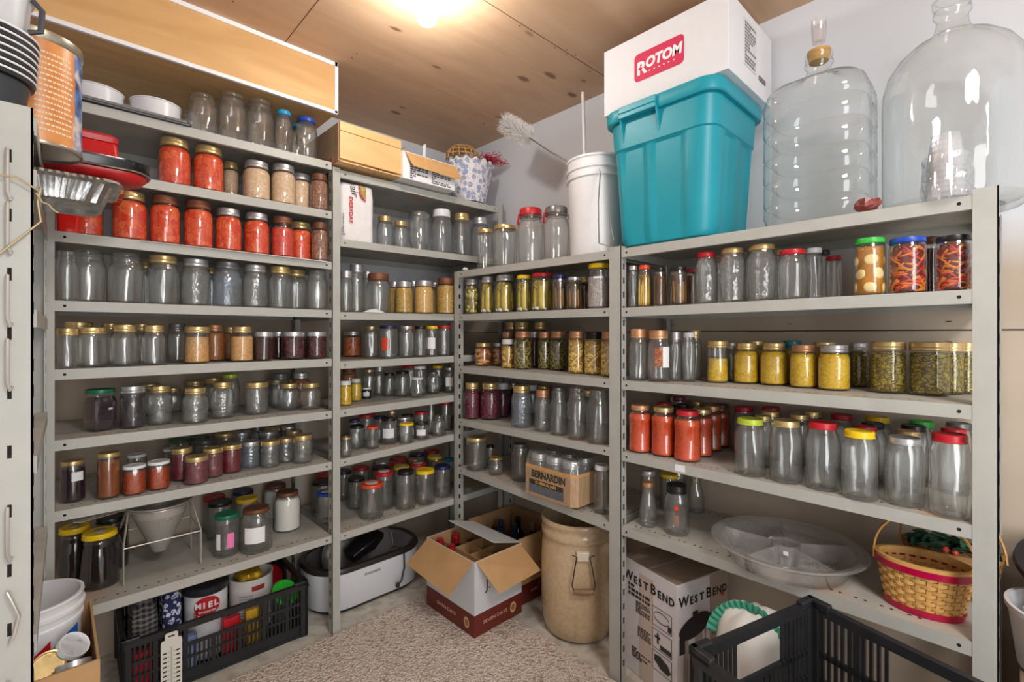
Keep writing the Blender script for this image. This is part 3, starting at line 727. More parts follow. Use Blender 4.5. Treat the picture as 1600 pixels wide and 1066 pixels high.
row('F6', [(541,18,682.5,'g','gold',None,Y(716)),(558,24,663.5,'T','black',None,Y(702)),(582,21,664.8,'T','orange',None,Y(703)),(578,28,655.6,'T','red',None,Hh(.13)),(608,28,652,'t','black',None,{'yb':695.6,'lab':'print'}),
  (635,24,659.5,'T','yellow',None,Y(694)),(659,23,659,'T','black',None,{'yb':688,'lab':'white'}),(656,21,648,'T','red',None,Hh(.12)),(685,24,649,'m',None,None,Y(682.5)),(674,15,635,'b','silver',None,Hh(.19)),(697,18,636,'T','red',None,Hh(.15)),
  (554,18,655,'T','navy',None,Hh(.12)),(593,20,650,'T','navy',None,Hh(.12)),(632,20,654,'T','silver',None,Hh(.11)),(641,20,648,'T','black',None,Hh(.11)),(612,18,643,'t','gold',None,Hh(.14))])
row('F7', [(502,36,744,'T','black',None,{'yb':800,'lo':.85}),(511,33,764,'T','blue',None,{'yb':821,'lid2':1,'lo':.84}),(500,28,736,'T','red',None,{'h':.15,'row':1,'lo':.86}),(537,26,733,'T','black',None,Hh(.145)),(557,28,743,'T','black',None,Y(797.5)),(581,37,750,'T','orange',None,{'yb':813.7,'lid2':1}),
  (600,31,733,'T','red',None,{'yb':799,'lid2':1}),(634,31,731.7,'t','black',None,Y(799)),(664,31,730,'T','yellow',None,Y(791)),(691,27,724,'T','navy',None,Y(779.6)),(565,26,722,'T','red',None,Hh(.145)),(593,26,723.6,'T','black',None,Hh(.145)),
  (618,26,719.5,'T','red',None,Hh(.15)),(626,26,725,'T','yellow',None,{'h':.15,'row':1,'lid2':1}),(653,27,721,'T','red',None,{'h':.15,'row':1,'lid2':1}),(623,24,710,'T','red',None,Hh(.15)),(592,24,718,'T','silver',None,Hh(.15)),(652,22,705,'T','navy',None,Hh(.15)),
  (646,22,715,'T','gold',None,Hh(.14)),(680,25,710,'T','yellow',None,{'h':.15,'row':1,'lid2':1}),(676,22,702,'T','red',None,Hh(.15)),(702,18,714.6,'T','cyan',None,Hh(.14)),(686,22,721,'T','gold',None,Hh(.145))])
row('P1', [(758,25,357,'T','gold',None,{'yb':0} if False else {}),(789,37,350,'T','gold',None,{'off':.02}),(829,45,322.5,'k','red',None,{'off':.04}),(869,45,320,'k','grey',None,{'off':.03})])
row('P2', [(738,24,436,'m','silver','cut'),(762,23,432,'m','silver','pic'),(789,32,428,'w','silver','pic'),(819,24,429.5,'T','yellow','pic'),(847,34,426,'T','red','pic'),(874,21,429.5,'T','navy','dar'),(897,24,433,'t','silver','dar'),
  (913,20,432,'m','gold','dar',B(.12)),(936,36,409,'T','yellow','lac',{'lab':'strip'})])
row('P3', [(739.5,27,535.6,'w','gold','pea',Y(571)),(758,18,536,'w','silver','pea',B(.12)),(773,22,536,'w','silver','pea',Y(572)),(794,23,530.5,'w','white','pear',Y(576)),(817,28,518,'w','copper','gb',Y(578)),(792,22,502.6,'w','gold','ado',B(.22)),
  (815,25,503.5,'w','gold','ado',B(.22)),(838,22,502.6,'w','gold','bro',B(.22)),(793,19,519,'w','copper','pear',B(.12)),(837,18,518.7,'w','silver','bro',B(.10)),(851,22,518.7,'w','copper','gb',Y(578)),(872,28,518,'w','copper','gb',Y(579.5)),
  (901,28,518,'w','copper','yb',Y(585)),(928,31,518.7,'w','black','yb',Y(587)),(951,26,518.5,'w','copper','yb',Y(589.6))])
row('P4', [(730,25,596,'m','gold','bee',Y(654)),(755,32,597,'m','gold','bee',Y(657.6)),(781,22,598.6,'m','white','bee',Y(654)),(799,18,590,'m','silver','nav',Hh(.16)),(780,20,591,'m','gold','nav',Hh(.16)),(815,33,601,'m','gold',None,{'yb':670,'b':1}),
  (831,24,596,'w','white',None,Hh(.16)),(848,26,608,'m','copper',None,{'yb':676,'e':1}),(873,28,609.5,'m',None,None,Y(682)),(902,32,605,'m',None,None,Y(689)),(935,38,608,'m',None,None,Y(698)),(848,22,598.6,'m','gold',None,Hh(.16)),
  (873,22,600,'m','silver',None,Hh(.16)),(918,26,604,'m','gold',None,Hh(.16)),(822,20,593,'m','silver','nav',Hh(.16))])
row('P5', [(744.5,33,680,'T','gold',None,Y(737.7)),(775,24,713,'g','gold',None,Y(745)),(813,28,691,'t','grey',None,Y(754.6)),(766,14,695,'T','black',None,Hh(.10)),(940,26,724,'t','white',None,{'yb':805})])
row('T2', [(983,20,416,'t','silver',None),(1007,28,414,'t','orange','spe'),(1031,19,418,'t','black','bro'),(1060,28,417,'T','black','dar'),(1081,24,420,'T','red','bro',B(.12)),(1103,37,393.6,'t','red',None,{'e':1}),(1144,45,387,'t','gold',None,{'e':1}),
  (1190,50,381,'t','gold',None,{'e':1}),(1238,49,389,'t','red',None,{'poly':8}),(1271,28,387,'T','white',None,B(.11)),(1287,22,391,'T','black',None,B(.16)),(1303,26,399.7,'T','red',None,B(.13)),(1217,28,383,'t','gold',None,B(.20)),(1125,26,402,'t','gold',None,B(.20)),
  (1359,52,371,'T','green','gar'),(1418,62,369.7,'T','blue','pep',{'poly':8}),(1452,40,370,'T','brown','jam',B(.15)),(1490,60,367,'T','black','pep',{'poly':8})])
row('T3', [(990,30,515,'m','copper',None,{'off':.02}),(978,22,517,'m','copper','ado',B(.12)),(1025,36,517,'m','copper',None,{'off':.025,'lab':'food'}),(1052,21,519,'m','silver',None,{'off':.085}),(1072,22,520,'t','white',None,{'off':.10}),(1085,24,517,'m','gold',None,B(.18)),
  (1121,34,533,'j','gold','musl',Y(599.4)),(1165.5,40,536,'m','gold','mus',Y(600.8)),(1209,44,536,'m','gold','mus',Y(603.5)),(1255,43,539,'w','copper','mus',Y(607.6)),(1303,52,539,'w','silver','mus',Y(611.7)),(1342,36,536,'w','silver','oli',{'yb':606,'row':1}),
  (1388,58,534,'j','gold','oli',{'yb':616}),(1452,66,535,'j','gold','oli',{'yb':620}),(1487,42,536,'j','gold','oli',B(.17)),(1505,36,536,'j','gold','oli',B(.25)),(1143,24,536,'m','silver',None,B(.15)),(1180,36,533,'w','gold','mus',B(.18)),(1238,34,533,'w','teal','mus',B(.18)),(1288,42,535,'w','gold','mus',B(.17))])
row('T4', [(994,36,630,'p','copper','sau',Y(708)),(1032,40,633.5,'p','gold','sau',Y(715)),(1074,43,639,'p','red','sau',Y(724)),(1096,36,637,'p','gold','sau',{'yb':716,'row':1}),(1112,32,632.6,'p','copper','sau',{'yb':707,'row':1}),(1126,30,631,'p','brown','sau',{'yb':700.6,'row':1}),
  (1020,28,624.5,'p','red','sau',Hh(.16)),(1055,28,615.4,'p','purple','syr',Hh(.18)),(1089,22,623.6,'p','gold',None,Hh(.16)),(1062,26,629,'p','black','sau',Hh(.16)),(984,24,612,'t','silver',None,Hh(.17)),
  (1172,50,651.5,'t','lime',None,Y(747)),(1228,53,654,'t','gold',None,Y(758)),(1285,56,656.7,'t','red',None,Y(769.6)),(1343,59,670,'t','yellow',None,Y(785)),(1413,65,680,'t','silver',None,Y(794.5)),(1484,70,675,'t','red',None,Y(813)),
  (1162,36,634,'t','red',None,Hh(.165)),(1206,36,632,'t','red',None,Hh(.17)),(1204,36,641,'t','gold',None,Hh(.165)),(1264,38,637,'t','gold',None,Hh(.17)),(1253,36,645,'t','gold',None,Hh(.165)),(1192,32,648,'t','gold',None,Hh(.165)),(1315,42,642,'t','red',None,Hh(.17)),
  (1371,46,649,'t','yellow',None,Hh(.175)),(1364,44,659,'t','black',None,Hh(.17)),(1352,44,664,'t','red',None,Hh(.17)),(1435,48,656.7,'t','green',None,Hh(.175)),(1430,48,661,'t','black',None,Hh(.17)),(1418,46,671,'t','gold',None,Hh(.165)),(1498,50,659,'t','grey',None,Hh(.18)),(1490,50,668,'t','red',None,Hh(.175))])
row('T5', [(984,25,728,'t','silver',None,Y(809.7)),(1013,27,750,'b','copper',None,Y(825)),(1057,40,752.6,'m','black',None,{'yb':839.6,'lab':'leaf'}),(1020,28,728,'T','yellow',None,Hh(.145)),(1087,27,742,'b',None,None,{'yb':804}),(1045,28,735,'m','silver',None,Hh(.14))])

def wrap_label(parent, R, z0, z1, a0, a1, mat, name='paper_label', poly=0):
    mb = MB(); n = 10
    vs = []
    for z in (z0, z1):
        for i in range(n + 1):
            a = a0 + (a1 - a0) * i / n; vs.append((R*cos(a), R*sin(a), z))
    mb.add(vs, [(i, i+1, n+2+i, n+1+i) for i in range(n)])
    return part(name, mb, mat, parent)
NAMES = {'h': 'honey_jar', 'b': 'glass_bottle', 'k': 'clamp_jar', 'x': 'jam_jar', 'j': 'jelly_jar', 'p': 'sauce_jar', 'm': 'mason_jar', 'w': 'mason_jar', 'u': 'mason_jar'}
M_LAB = {'pink': pm('pink note', rgb(246, 130, 190), .7), 'red': pm('red label', rgb(214, 60, 36), .5), 'yellow': pm('yellow label', rgb(236, 196, 30), .5), 'white': M_PAPER, 'strip': M_PAPER, 'print': pm('grey print', rgb(226, 228, 232), .6), 'food': chunk('food picture', C3(150, 70, 50), C3(214, 150, 100), C3(110, 40, 30), 120, .5), 'leaf': M_RED}
SHELFORD = {k: ORD[v['i'] + 1] for k, v in SH.items()}
def make_jars():
    by = {}
    for j in JARS: by.setdefault((j['sk'], 0 if not j['o'].get('row') else 1 if j['d'] < .27 else 2), []).append(j)
    for k in [k for k in by if k[1] == 1]:
        if (k[0], 2) not in by: by[(k[0], 2)] = by.pop(k)
    for (sk, rw), js in by.items():
        s = SH[sk]; js.sort(key=lambda j: j['xc'])
        bay, end = BAY[sk[0]]
        for n, j in enumerate(js):
            st, fl, lid, o = j['st'], j['fl'], j['lid'], j['o']
            R0, H0, prof, lt, lr = STY[st]; poly = o.get('poly', 0)
            R, H = j['R'], j['H']; z = max(shz(s, j['a'] - R), shz(s, j['a'] + R)) + EYE + .0009
            loc = (j['a'], s['f'] + j['d'], z) if s['ax'] == 'x' else (s['f'] + j['d'], j['a'], z)
            what = FILL[fl][0] if fl else ('pressed clear' if o.get('e') else 'bluish clear' if o.get('b') else 'clear empty')
            if lid: lab = '%s jar with %s lid' % (what, lid)
            elif st == 'u': lab = 'clear jar standing upside down'
            else: lab = '%s jar without lid' % what
            kind = NAMES.get(st, 'glass_jar')
            if st == 'b': lab = lab.replace(' jar', ' bottle')
            if st == 'k': lab = lab.replace(' lid', ' clamp')
            lab += ', %s from %s, %s row, %s %s shelf' % (ORD[n + 1], end, ('front', 'middle', 'rear')[rw], SHELFORD[sk], bay)
            root = thing(kind, lab, 'bottle' if st == 'b' else 'jar', loc, 0, 'jars on the %s %s shelf' % (SHELFORD[sk], bay))
            face = math.atan2(-loc[1], -loc[0])      # the side turned to the middle of the room
            root.rotation_euler = (0, 0, face if poly != 4 else -PI/2 - .35 + PI/4)
            root.scale = (R / R0, R / R0, H / H0)
            gm = M_GLASSE if o.get('e') else M_GLASSB if o.get('b') else M_GLASSF if fl else M_GLASS
            body = put('jar_body' if st != 'b' else 'bottle_body', jar_glass(st, lid is None, gm, poly), root); cap = root
            if lid and lt != 'clamp': cap = put('lid', jar_lid(st, lid), root)
            if lt == 'clamp':
                put('lid', clamp_lid(lid), root); put('wire_clamp', clamp_wire(), root)
            if fl: put('filling', fill_mesh(st, fl, poly), root)['kind'] = 'stuff'
            if o.get('lid2'):
                wl = MB().lathe([(R0*lr*.62, H0*.9995), (R0*lr*.6, H0*1.003), (.001, H0*1.003)], 24)
                part('lid_print', wl, M_LIDRING, cap)
            lb = o.get('lab')
            if lb == 'strip': wrap_label(body, R0*1.006, H0*.66, H0*.70, -.5, .35, M_PAPER)
            elif lb == 'pink':
                wrap_label(body, R0*1.006, H0*.22, H0*.58, .05, .62, M_LAB['pink'], 'pink_note'); wrap_label(body, R0*1.006, H0*.2, H0*.58, -.9, -.5, M_PAPER)
            elif lb == 'food': wrap_label(body, R0*1.006, H0*.30, H0*.66, -.35, .35, M_LAB['food']); wrap_label(body, R0*1.006, H0*.28, H0*.68, .36, 1.1, M_PAPER)
            elif lb == 'leaf':
                lf = MB()
                pts = [(0,-.5),(.08,-.1),(.34,-.22),(.28,0),(.5,.12),(.2,.24),(.22,.42),(.08,.34),(0,.6),(-.08,.34),(-.22,.42),(-.2,.24),(-.5,.12),(-.28,0),(-.34,-.22),(-.08,-.1)]
                lf.add([(R0*1.01*cos(u*.5), R0*1.01*sin(u*.5), H0*(.56 + v*.17)) for u, v in pts] + [(R0*1.01, 0, H0*.57)], [(i, (i+1) % 16, 16) for i in range(16)])
                part('leaf_print', lf, pm('orange red print', rgb(206, 70, 36), .5), body)
                wrap_label(body, R0*1.008, H0*.22, H0*.44, -.16, .2, pm('faded print', rgb(150, 110, 96), .6), 'lettering_print')
            elif lb: wrap_label(body, R0*1.006, H0*.25, H0*.62, -.75, .55 if lb != 'red' else -.1, M_LAB[lb])
            if st == 'x' and fl == 'pur': wrap_label(body, R0*.80, H0*.50, H0*.545, .1, .9, M_PAPER)
            if fl == 'pur' and st == 'T': wrap_label(body, R0*1.006, H0*.52, H0*.74, -.1, .9, M_PAPER)
            if st == 'h': part('lid_print', MB().lathe([(R0*lr*.62, H0*.9995), (R0*lr*.6, H0*1.003), (.001, H0*1.003)], 24, sy=.6), chunk('lid print', C3(60, 72, 160), C3(236, 224, 190), C3(240, 200, 40), 190, .5), cap)
def clamp_lid(c):
    k = ('clamp', c)
    if k in LC: return LC[k]
    R, H, prof, lt, lr = STY['k']; r = R*.78; mb = MB()
    mb.lathe([(r*.9, H*.865), (r*1.0, H*.87), (r*1.0, H*.965), (r*.96, H*.985), (r*.8, H*1.0), (.001, H*1.0)], 32)
    LC[k] = mb.mesh('lid', lidmat(c), True, 30); return LC[k]
def clamp_wire():
    if 'wire' in LC: return LC['wire']
    R, H, prof, lt, lr = STY['k']; mb = MB()
    for sg in (1, -1):
        mb.tube([(0, sg*R*.74, H*.82), (.01, sg*R*.86, H*.86), (.0, sg*R*.88, H*.80), (.0, sg*R*1.0, H*.70), (.004, sg*R*.80, H*.80)], .0022, 6)
    mb.tube([(R*.76*cos(a), R*.76*sin(a), H*.845) for a in [i*2*PI/24 for i in range(24)]], .002, 6, closed=True)
    mb.tube([(R*.30, -R*.72, H*.9), (R*.5, -R*.80, H*.86), (R*.45, -R*.86, H*.74), (R*.3, -R*.84, H*.70)], .004, 6, mi=1)
    LC['wire'] = mb.mesh('wire_clamp', [M_STEEL, M_RED]); return LC['wire']
make_jars()
print('jars', len(JARS))

# ------------------------------------------------------------------ things on top of the shelving
zr = lambda z: z + EYE
def sheet_rows(mb, x0, x1, z0, z1, n, put_fn, rnd, mi=0, fill=.6):
    """rows of print too small to read"""
    for i in range(n):
        z = z1 - (z1 - z0) * (i + .5) / n; h = (z1 - z0) / n * .32; x = x0
        while x < x1 - .004:
            w = min(rnd.uniform(.006, .022) * (x1 - x0) / .1, x1 - x)
            put_fn(mb, x, x + w, z - h, z + h, mi); x += w + .004 * (x1 - x0) / .1
            if rnd.random() > .9: break

# cake tins on a dark tray
zt = zr(shz(SH['L1'], .2)) + .002
tray = thing('baking_tray', 'dark grey baking sheet under the white cake tins on the top shelf', 'tray', (.185, YL + .11, zt))
part('pan', MB().box(-.16, -.125, 0, .16, .18, .004).box(-.165, -.13, .004, -.16, .185, .012).box(.16, -.13, .004, .165, .185, .012).box(-.15, -.13, .004, .15, -.125, .012).box(-.15, .18, .004, .15, .185, .012), pm('dark tray metal', rgb(104, 102, 104), .4, .6), tray, smooth=False)
for x, y, lab in ((.264, YL + .105, 'white round cake tin beside open mason jars on the top shelf'), (.103, YL + .12, 'white round cake tin at the slotted post end of the tray')):
    t = thing('cake_tin', lab, 'cake tin', (x, y, zt + .0045), 0, 'white cake tins on the tray')
    part('pan', MB().lathe([(.068, 0), (.072, .004), (.073, .076), (.0755, .078), (.0755, .081), (.072, .081), (.069, .006), (.001, .005)], 36), pm('white tin', rgb(226, 226, 232), .3, noise=.02), t)

# slatted wooden box
def box_mb(w, d, h, t=.004, open_top=True, mi=0):
    mb = MB().box(-w/2, 0, 0, w/2, d, t, mi).box(-w/2, 0, t, w/2, t, h, mi).box(-w/2, d - t, t, w/2, d, h, mi).box(-w/2, t, t, -w/2 + t, d - t, h, mi).box(w/2 - t, t, t, w/2, d - t, h, mi)
    if not open_top: mb.box(-w/2, 0, h, w/2, d, h + .002, mi)
    return mb
M_PINE = plywood('pine board', rgb(234, 194, 138), rgb(220, 174, 116), rgb(160, 112, 68), axis=0, kscale=2)
zF = zr(.718) + .004
wb = thing('wooden_crate', 'shallow pale wooden crate with red corner standing on its side over flour bag', 'crate', (1.010, 1.945, zF + .004), math.radians(1))
part('front_board', MB().box(-.145, 0, .014, .147, .012, .128).box(-.145, 0, .131, .147, .012, .168), M_PINE, wb, smooth=False)
part('side_board', MB().box(-.148, .012, .006, -.136, .36, .165), pm('grey pine', rgb(176, 150, 122), .7, noise=.1, nscale=20), wb, smooth=False)
part('side_board', MB().box(.136, .012, .006, .147, .36, .165), M_PINE, wb, smooth=False)
part('back_board', MB().box(-.136, .35, .006, .136, .36, .165), M_PINE, wb, smooth=False)
part('bottom_slats', MB().box(-.145, .0, 0, -.06, .36, .005).box(-.055, 0, 0, .03, .36, .005).box(.035, 0, 0, .147, .36, .005), M_PINE, wb, smooth=False)
part('red_corner', MB().box(-.150, .06, .004, -.148, .20, .03), pm('faded red print', rgb(190, 92, 84), .7), wb, smooth=False)
# carton with a drooping flap
ct = thing('carton', 'white carton with brown flap hanging open beside the wooden crate', 'box', (1.306, 1.935, zF), 0)
part('box_body', box_mb(.296, .30, .125), [M_PAPER], ct, smooth=False)
fl = MB().slab([(-.138, -.001, .122), (.148, -.001, .122), (.168, -.04, .045), (-.118, -.04, .052)], (0, -.9, -.4), .003)
part('flap', fl, pm('tan flap', rgb(214, 168, 112), .75, noise=.05), ct, 'tan brown front flap', smooth=False)
part('flap', MB().slab([(-.146, .0, .125), (-.146, .29, .125), (-.12, .28, .165), (-.12, .02, .15)], (-1, 0, .6), .003).slab([(-.14, .298, .125), (.14, .298, .125), (.14, .34, .18), (-.14, .34, .18)], (0, 1, -.6), .003), M_CARD, ct, smooth=False)
rnd = random.Random(3); pr = MB()
sheet_rows(pr, -.11, -.01, .006, .075, 7, lambda m, a, b, z0, z1, mi: m.box(a, -.0012, z0, b, -.0004, z1), rnd)
sheet_rows(pr, .01, .12, .006, .075, 8, lambda m, a, b, z0, z1, mi: m.box(a, -.0012, z0, b, -.0004, z1), rnd)
part('print', pr, pm('grey ink', rgb(96, 92, 104), .7), ct, smooth=False)
part('paper_strip', MB().slab([(.03, .12, .10), (.052, .12, .10), (.05, .11, .24), (.034, .11, .23)], (0, 1, 0), .0006), M_PAPER, ct, 'white paper strip sticking up', smooth=False)
# fabric lined basket with wicker
bk = thing('fabric_basket', 'blue and white patterned fabric basket with ruffled edge, below the ceiling corner', 'basket', (1.658, 2.075, zF), 0)
def fabric(name, base, c1, c2, scale):
    t = NT(name); v = t.coords(); a = t.new('ShaderNodeTexVoronoi', Scale=scale); t.link(v, a.inputs['Vector'])
    n = t.new('ShaderNodeTexNoise', Scale=scale*3.2, Detail=1.0); t.link(v, n.inputs['Vector'])
    c = t.mix(t.ramp(a.outputs['Distance'], [(.46, (1, 1, 1)), (.50, (0, 0, 0))]), base, c1)
    t.link(t.mix(t.ramp(n.outputs[0], [(.56, (0, 0, 0)), (.60, (1, 1, 1))]), c, c2), t.b.inputs['Base Color']); t.b.inputs['Roughness'].default_value = .9
    return t.m
M_FAB = fabric('cottage fabric', C3(232, 230, 232), C3(150, 162, 196), C3(206, 198, 204), 34)
loops = []
for i, (z, s) in enumerate(((0, .70), (.05, .78), (.12, .9), (.18, 1.0), (.212, 1.07), (.215, 1.05), (.17, .94))):
    L0 = []
    for k in range(64):
        a = 2*PI*k/64; u = (1 + .04*sin(a*16)*(z > .15)) * s
        L0.append((.125*u*cos(a)*(1.05 if abs(cos(a)) > .7 else 1), .115*u*sin(a), z + .008*sin(a*16+1)*(z > .2)))
    loops.append(L0)
part('fabric_liner', MB().loft(loops, cap1=False), M_FAB, bk)
wk = MB()
for k in range(9):
    a = PI*k/8
    wk.tube([(.10*cos(a + q*.25)*cos(q*PI/2), -.02 + .085*sin(a + q*.25)*cos(q*PI/2) , .19 + .085*sin(q*PI/2)) for q in [i/8 for i in range(8)]], .0035, 6)
    wk.tube([(.10*cos(-a - q*.25)*cos(q*PI/2), -.02 + .085*sin(-a - q*.25)*cos(q*PI/2), .19 + .085*sin(q*PI/2)) for q in [i/8 for i in range(8)]], .0035, 6)
for z, r in ((.21, .098), (.235, .086), (.257, .06)): wk.tube([(r*cos(i*PI/12), -.02 + r*.85*sin(i*PI/12), z) for i in range(24)], .0035, 6, closed=True)
wick = thing('wicker_basket', 'small tan wicker basket upside down in the fabric basket', 'basket', (1.608, 2.085, zF + .030))
part('weave', wk, pm('tan wicker', rgb(190, 146, 92), .7, noise=.15), wick)
tn = MB(); rnd = random.Random(5)
for i in range(170):
    c = Vector((rnd.gauss(0, .042), rnd.gauss(0, .022), abs(rnd.gauss(0, .016)))); d = Vector((rnd.gauss(0, 1), rnd.gauss(0, 1), rnd.gauss(0, .8))).normalized()*.018
    tn.tube([c - d, c + d*.2 + Vector((0, 0, .006)), c + d], .0014, 4)
tag(put('tinsel', tn.mesh('tinsel', pm('red tinsel', rgb(196, 30, 66), .5)), None, (1.765, 2.01, zF + .240)), 'tuft of red shredded tinsel on the patterned fabric basket', 'tinsel', kind='stuff')

# bag of flour
fb = thing('flour_bag', 'white paper flour bag reading EVERYDAY on the second shelf of flour bay', 'bag', (.958, YL + .018, zr(shz(SH['F2'], .95)) + .002), math.radians(-2))
def crumple(loops, amp, seed):
    r = random.Random(seed); ph = [r.uniform(0, 6) for _ in range(6)]
    return [[(x + amp*(sin(x*90+z*60+ph[0]) + sin(z*130+y*70+ph[1]))*.5, y + amp*(sin(x*110+z*80+ph[2]) + sin(z*55+x*140+ph[3])), z) for x, y, z in l] for l in loops]
ls = [rrect(.158*s, .105*q, .022, z, 4, .022, .056, per=5) for z, s, q in ((0, .97, .97), (.006, 1, 1), (.05, 1.0, 1.03), (.10, .99, 1.0), (.15, 1.0, 1.02), (.20, 1.01, 1.0), (.23, 1.0, .98), (.250, .98, .92), (.257, .90, .7))]
M_BAG = pm('white paper bag', rgb(232, 228, 228), .55, noise=.03, nscale=30, bump=.2)
part('paper_bag', MB().loft(crumple(ls, .0016, 2)), M_BAG, fb, ang=70)
M_REDINK = pm('red ink', rgb(196, 36, 44), .55)
text(fb, 'EVERYDAY', .023, (-.011, -.0035, .135), (0, 0, -1), (1, 0, 0), M_REDINK, sx=1.05, bold=.0006)
text(fb, 'air', .044, (.003, -.0035, .222), (.25, 0, -1), (1, 0, .25), M_INK, shear=.3)
cv = MB(); pts = [(.028, .252), (.030, .225), (.036, .205), (.046, .195), (.057, .188)]
for (a, b), (c, d) in zip(pts, pts[1:]): cv.slab([(a, -.0045, b), (c, -.0045, d), (c, -.0045, d - .008), (a - .006, -.0045, b - .004)], (0, -1, 0), .0006)
part('red_band', cv, M_REDINK, fb, smooth=False)
fp = MB(); fp.add([(.031, -.0042, .250), (.058, -.0042, .242), (.059, -.0042, .196), (.049, -.0042, .199), (.038, -.0042, .208), (.033, -.0042, .226)], [(0, 5, 4, 3, 2, 1)])
part('food_picture', fp, chunk('pasta picture', C3(196, 150, 70), C3(232, 200, 120), C3(90, 110, 50), 110, .5), fb, smooth=False)
pr = MB(); sheet_rows(pr, 0, .10, 0, .016, 3, lambda m, a, b, z0, z1, mi: m.box(-.052 + z0, -.0036, .02 + a, -.052 + z1, -.0028, .02 + b), random.Random(8))
part('print', pr, pm('pale ink', rgb(150, 140, 146), .7), fb, smooth=False)

# paper liners
for i, (sk, a0, a1, dd, lab) in enumerate((('L3', .21, .83, .17, 'white paper sheet lining the shelf under tomato jars'), ('F3', 1.36, 1.78, .12, 'white card strip under the relish jars beside the room corner'))):
    s = SH[sk]; z0, z1 = zr(shz(s, a0)) + .0004, zr(shz(s, a1)) + .0004
    mb = MB().slab([(a0, YL - .010, z0 - .003), (a1, YL - .014, z1 - .005), (a1, YL + .0, z1 + .0), (a0, YL + .0, z0 + .0)], (0, 0, 1), .0005)
    tag(put('paper_liner', mb.mesh('paper_liner', M_PAPER, False)), lab, 'paper')
cp = MB(); cp.loft([[(-.05, 0, 0), (0, -.004, .0), (.05, 0, .0), (.05, .02, .0), (-.05, .02, .0)], [(-.03, -.006, .012), (0, -.008, .016), (.045, -.002, .004), (.045, .014, .003), (-.03, .012, .010)]])
tag(put('paper_scrap', cp.mesh('paper_scrap', M_PAPER, True), None, (1.05, YL - .004, zr(shz(SH['F3'], 1.05)) + .001)), 'curled white paper scrap at the lip of the third flour bay shelf', 'paper')

tag(put('price_label', MB().box(XR - .0016, .744, zr(-.452), XR - .0011, .778, zr(-.430)).mesh('price_label', M_PAPER, False)), 'small white sticker on the shelf lip below the red sauce jars', 'label')
# ---- top of the side shelving
zT = lambda y: zr(shz(SH['T1'], y))
# white pail with rod and bottle brush
pl = thing('white_pail', 'tall white plastic pail with ribbed rim beside the teal tote', 'bucket', (1.655, 1.212, zr(.3160) + .002)); pl.scale = (.88, .88, 1)
part('body', MB().lathe([(.118, 0), (.126, .004), (.136, .30), (.137, .318), (.146, .320), (.146, .328), (.138, .332), (.139, .352), (.147, .354), (.147, .362), (.140, .366), (.141, .392), (.147, .396), (.147, .404), (.136, .404), (.131, .30), (.115, .006), (.001, .005)], 44), M_WHITE, pl)
part('handle', MB().tube([(-.115, -.098, .335), (-.155, -.130, .30), (-.196, -.150, .18), (-.202, -.158, .025), (-.196, -.20, .012), (-.194, -.225, .03), (-.198, -.21, .10)], .0026, 6), M_STEEL, pl, 'steel wire bail')
rd = thing('plastic_rod', 'thin white plastic pipe standing in the white pail', 'pipe', (1.635, 1.265, zr(.3160) + .009))
part('pipe', MB().tube([(0, -.03, 0), (.02, .012, .42), (.03, .03, .73)], .0075, 10), M_WHITE, rd)
br = thing('bottle_brush', 'bristly white bottle brush on twisted wire leaning out of the pail', 'brush', (1.655, 1.212, zr(.3160) + .03))
P0, P1, P2 = Vector((.0, -.02, .0)), Vector((-.045, .100, .392)), Vector((-.10, .30, .545))
part('wire_handle', MB().tube([P0, P1, P1.lerp(P2, .5) + Vector((0, 0, -.006)), P2, P2 + (P2 - P1)*.62], .003, 8), pm('twisted wire', rgb(96, 92, 90), .4, .7), br)
bs = MB(); rnd = random.Random(11); ax = (P2 - P1).normalized()
u = ax.cross(Vector((0, 0, 1))).normalized(); v = ax.cross(u)
for i in range(1500):
    q = rnd.random(); c = P2 + ax * (q * .165); a = rnd.random() * 2*PI
    dd = (u*cos(a) + v*sin(a)) * .052 * rnd.uniform(.75, 1.05) + ax * rnd.uniform(-.012, .012)
    w0 = ax.cross(dd).normalized()*.0009
    bs.add([c - w0, c + w0, c + dd + w0*.6, c + dd - w0*.6, c + ax*.0012, c + dd + ax*.0012], [(0,1,2,3), (1,4,5,2), (4,0,3,5)])
bp = part('bristle', bs, pm('white bristle', rgb(232, 230, 228), .8), br, smooth=False); bp['kind'] = 'stuff'

# teal tote
tt = thing('storage_tote', 'teal plastic storage tote with end handle, under the white carton', 'tote', (1.497, .842, zT(.84) + .002), 0)
TW, TD, THt = .345, .335, .498     # along y, along x
def tote_loop(z, inset=True):
    q = z / THt; wy = TW + .055*q; wx = TD + .045*q
    lp = rrect(wx, wy, .055, z, 5, .0 + TD/2 + .012, 0, per=22); out = []
    for x, y, zz in lp:
        dx, dy = x - (TD/2 + .012), y
        if inset:
            if abs(dx) > wx/2 - .004 and (abs(dy - .095) < .045 or abs(dy + .035) < .055): x -= .007 * (1 if dx > 0 else -1)
            if abs(dy) > wy/2 - .004 and (abs(dx + .05) < .040 or abs(dx - .08) < .040): y -= .007 * (1 if dy > 0 else -1)
        out.append((x, y, zz))
    return out
lp = [rrect(TD - .05, TW - .05, .05, 0, 5, TD/2 + .012, 0, per=22), rrect(TD - .014, TW - .014, .055, .010, 5, TD/2 + .012, 0, per=22), tote_loop(.03)]
lp += [tote_loop(z) for z in (.12, .25, .345)] + [tote_loop(.352, False)]
def grow(l, g): 
    cx = TD/2 + .012
    return [(cx + (x - cx)*(1 + g), y*(1 + g), z) for x, y, z in l]
lp += [grow(tote_loop(.356, False), .025), grow(tote_loop(.455, False), .022)]
part('tub', MB().loft(lp, cap1=True), M_TEAL, tt, ang=35)
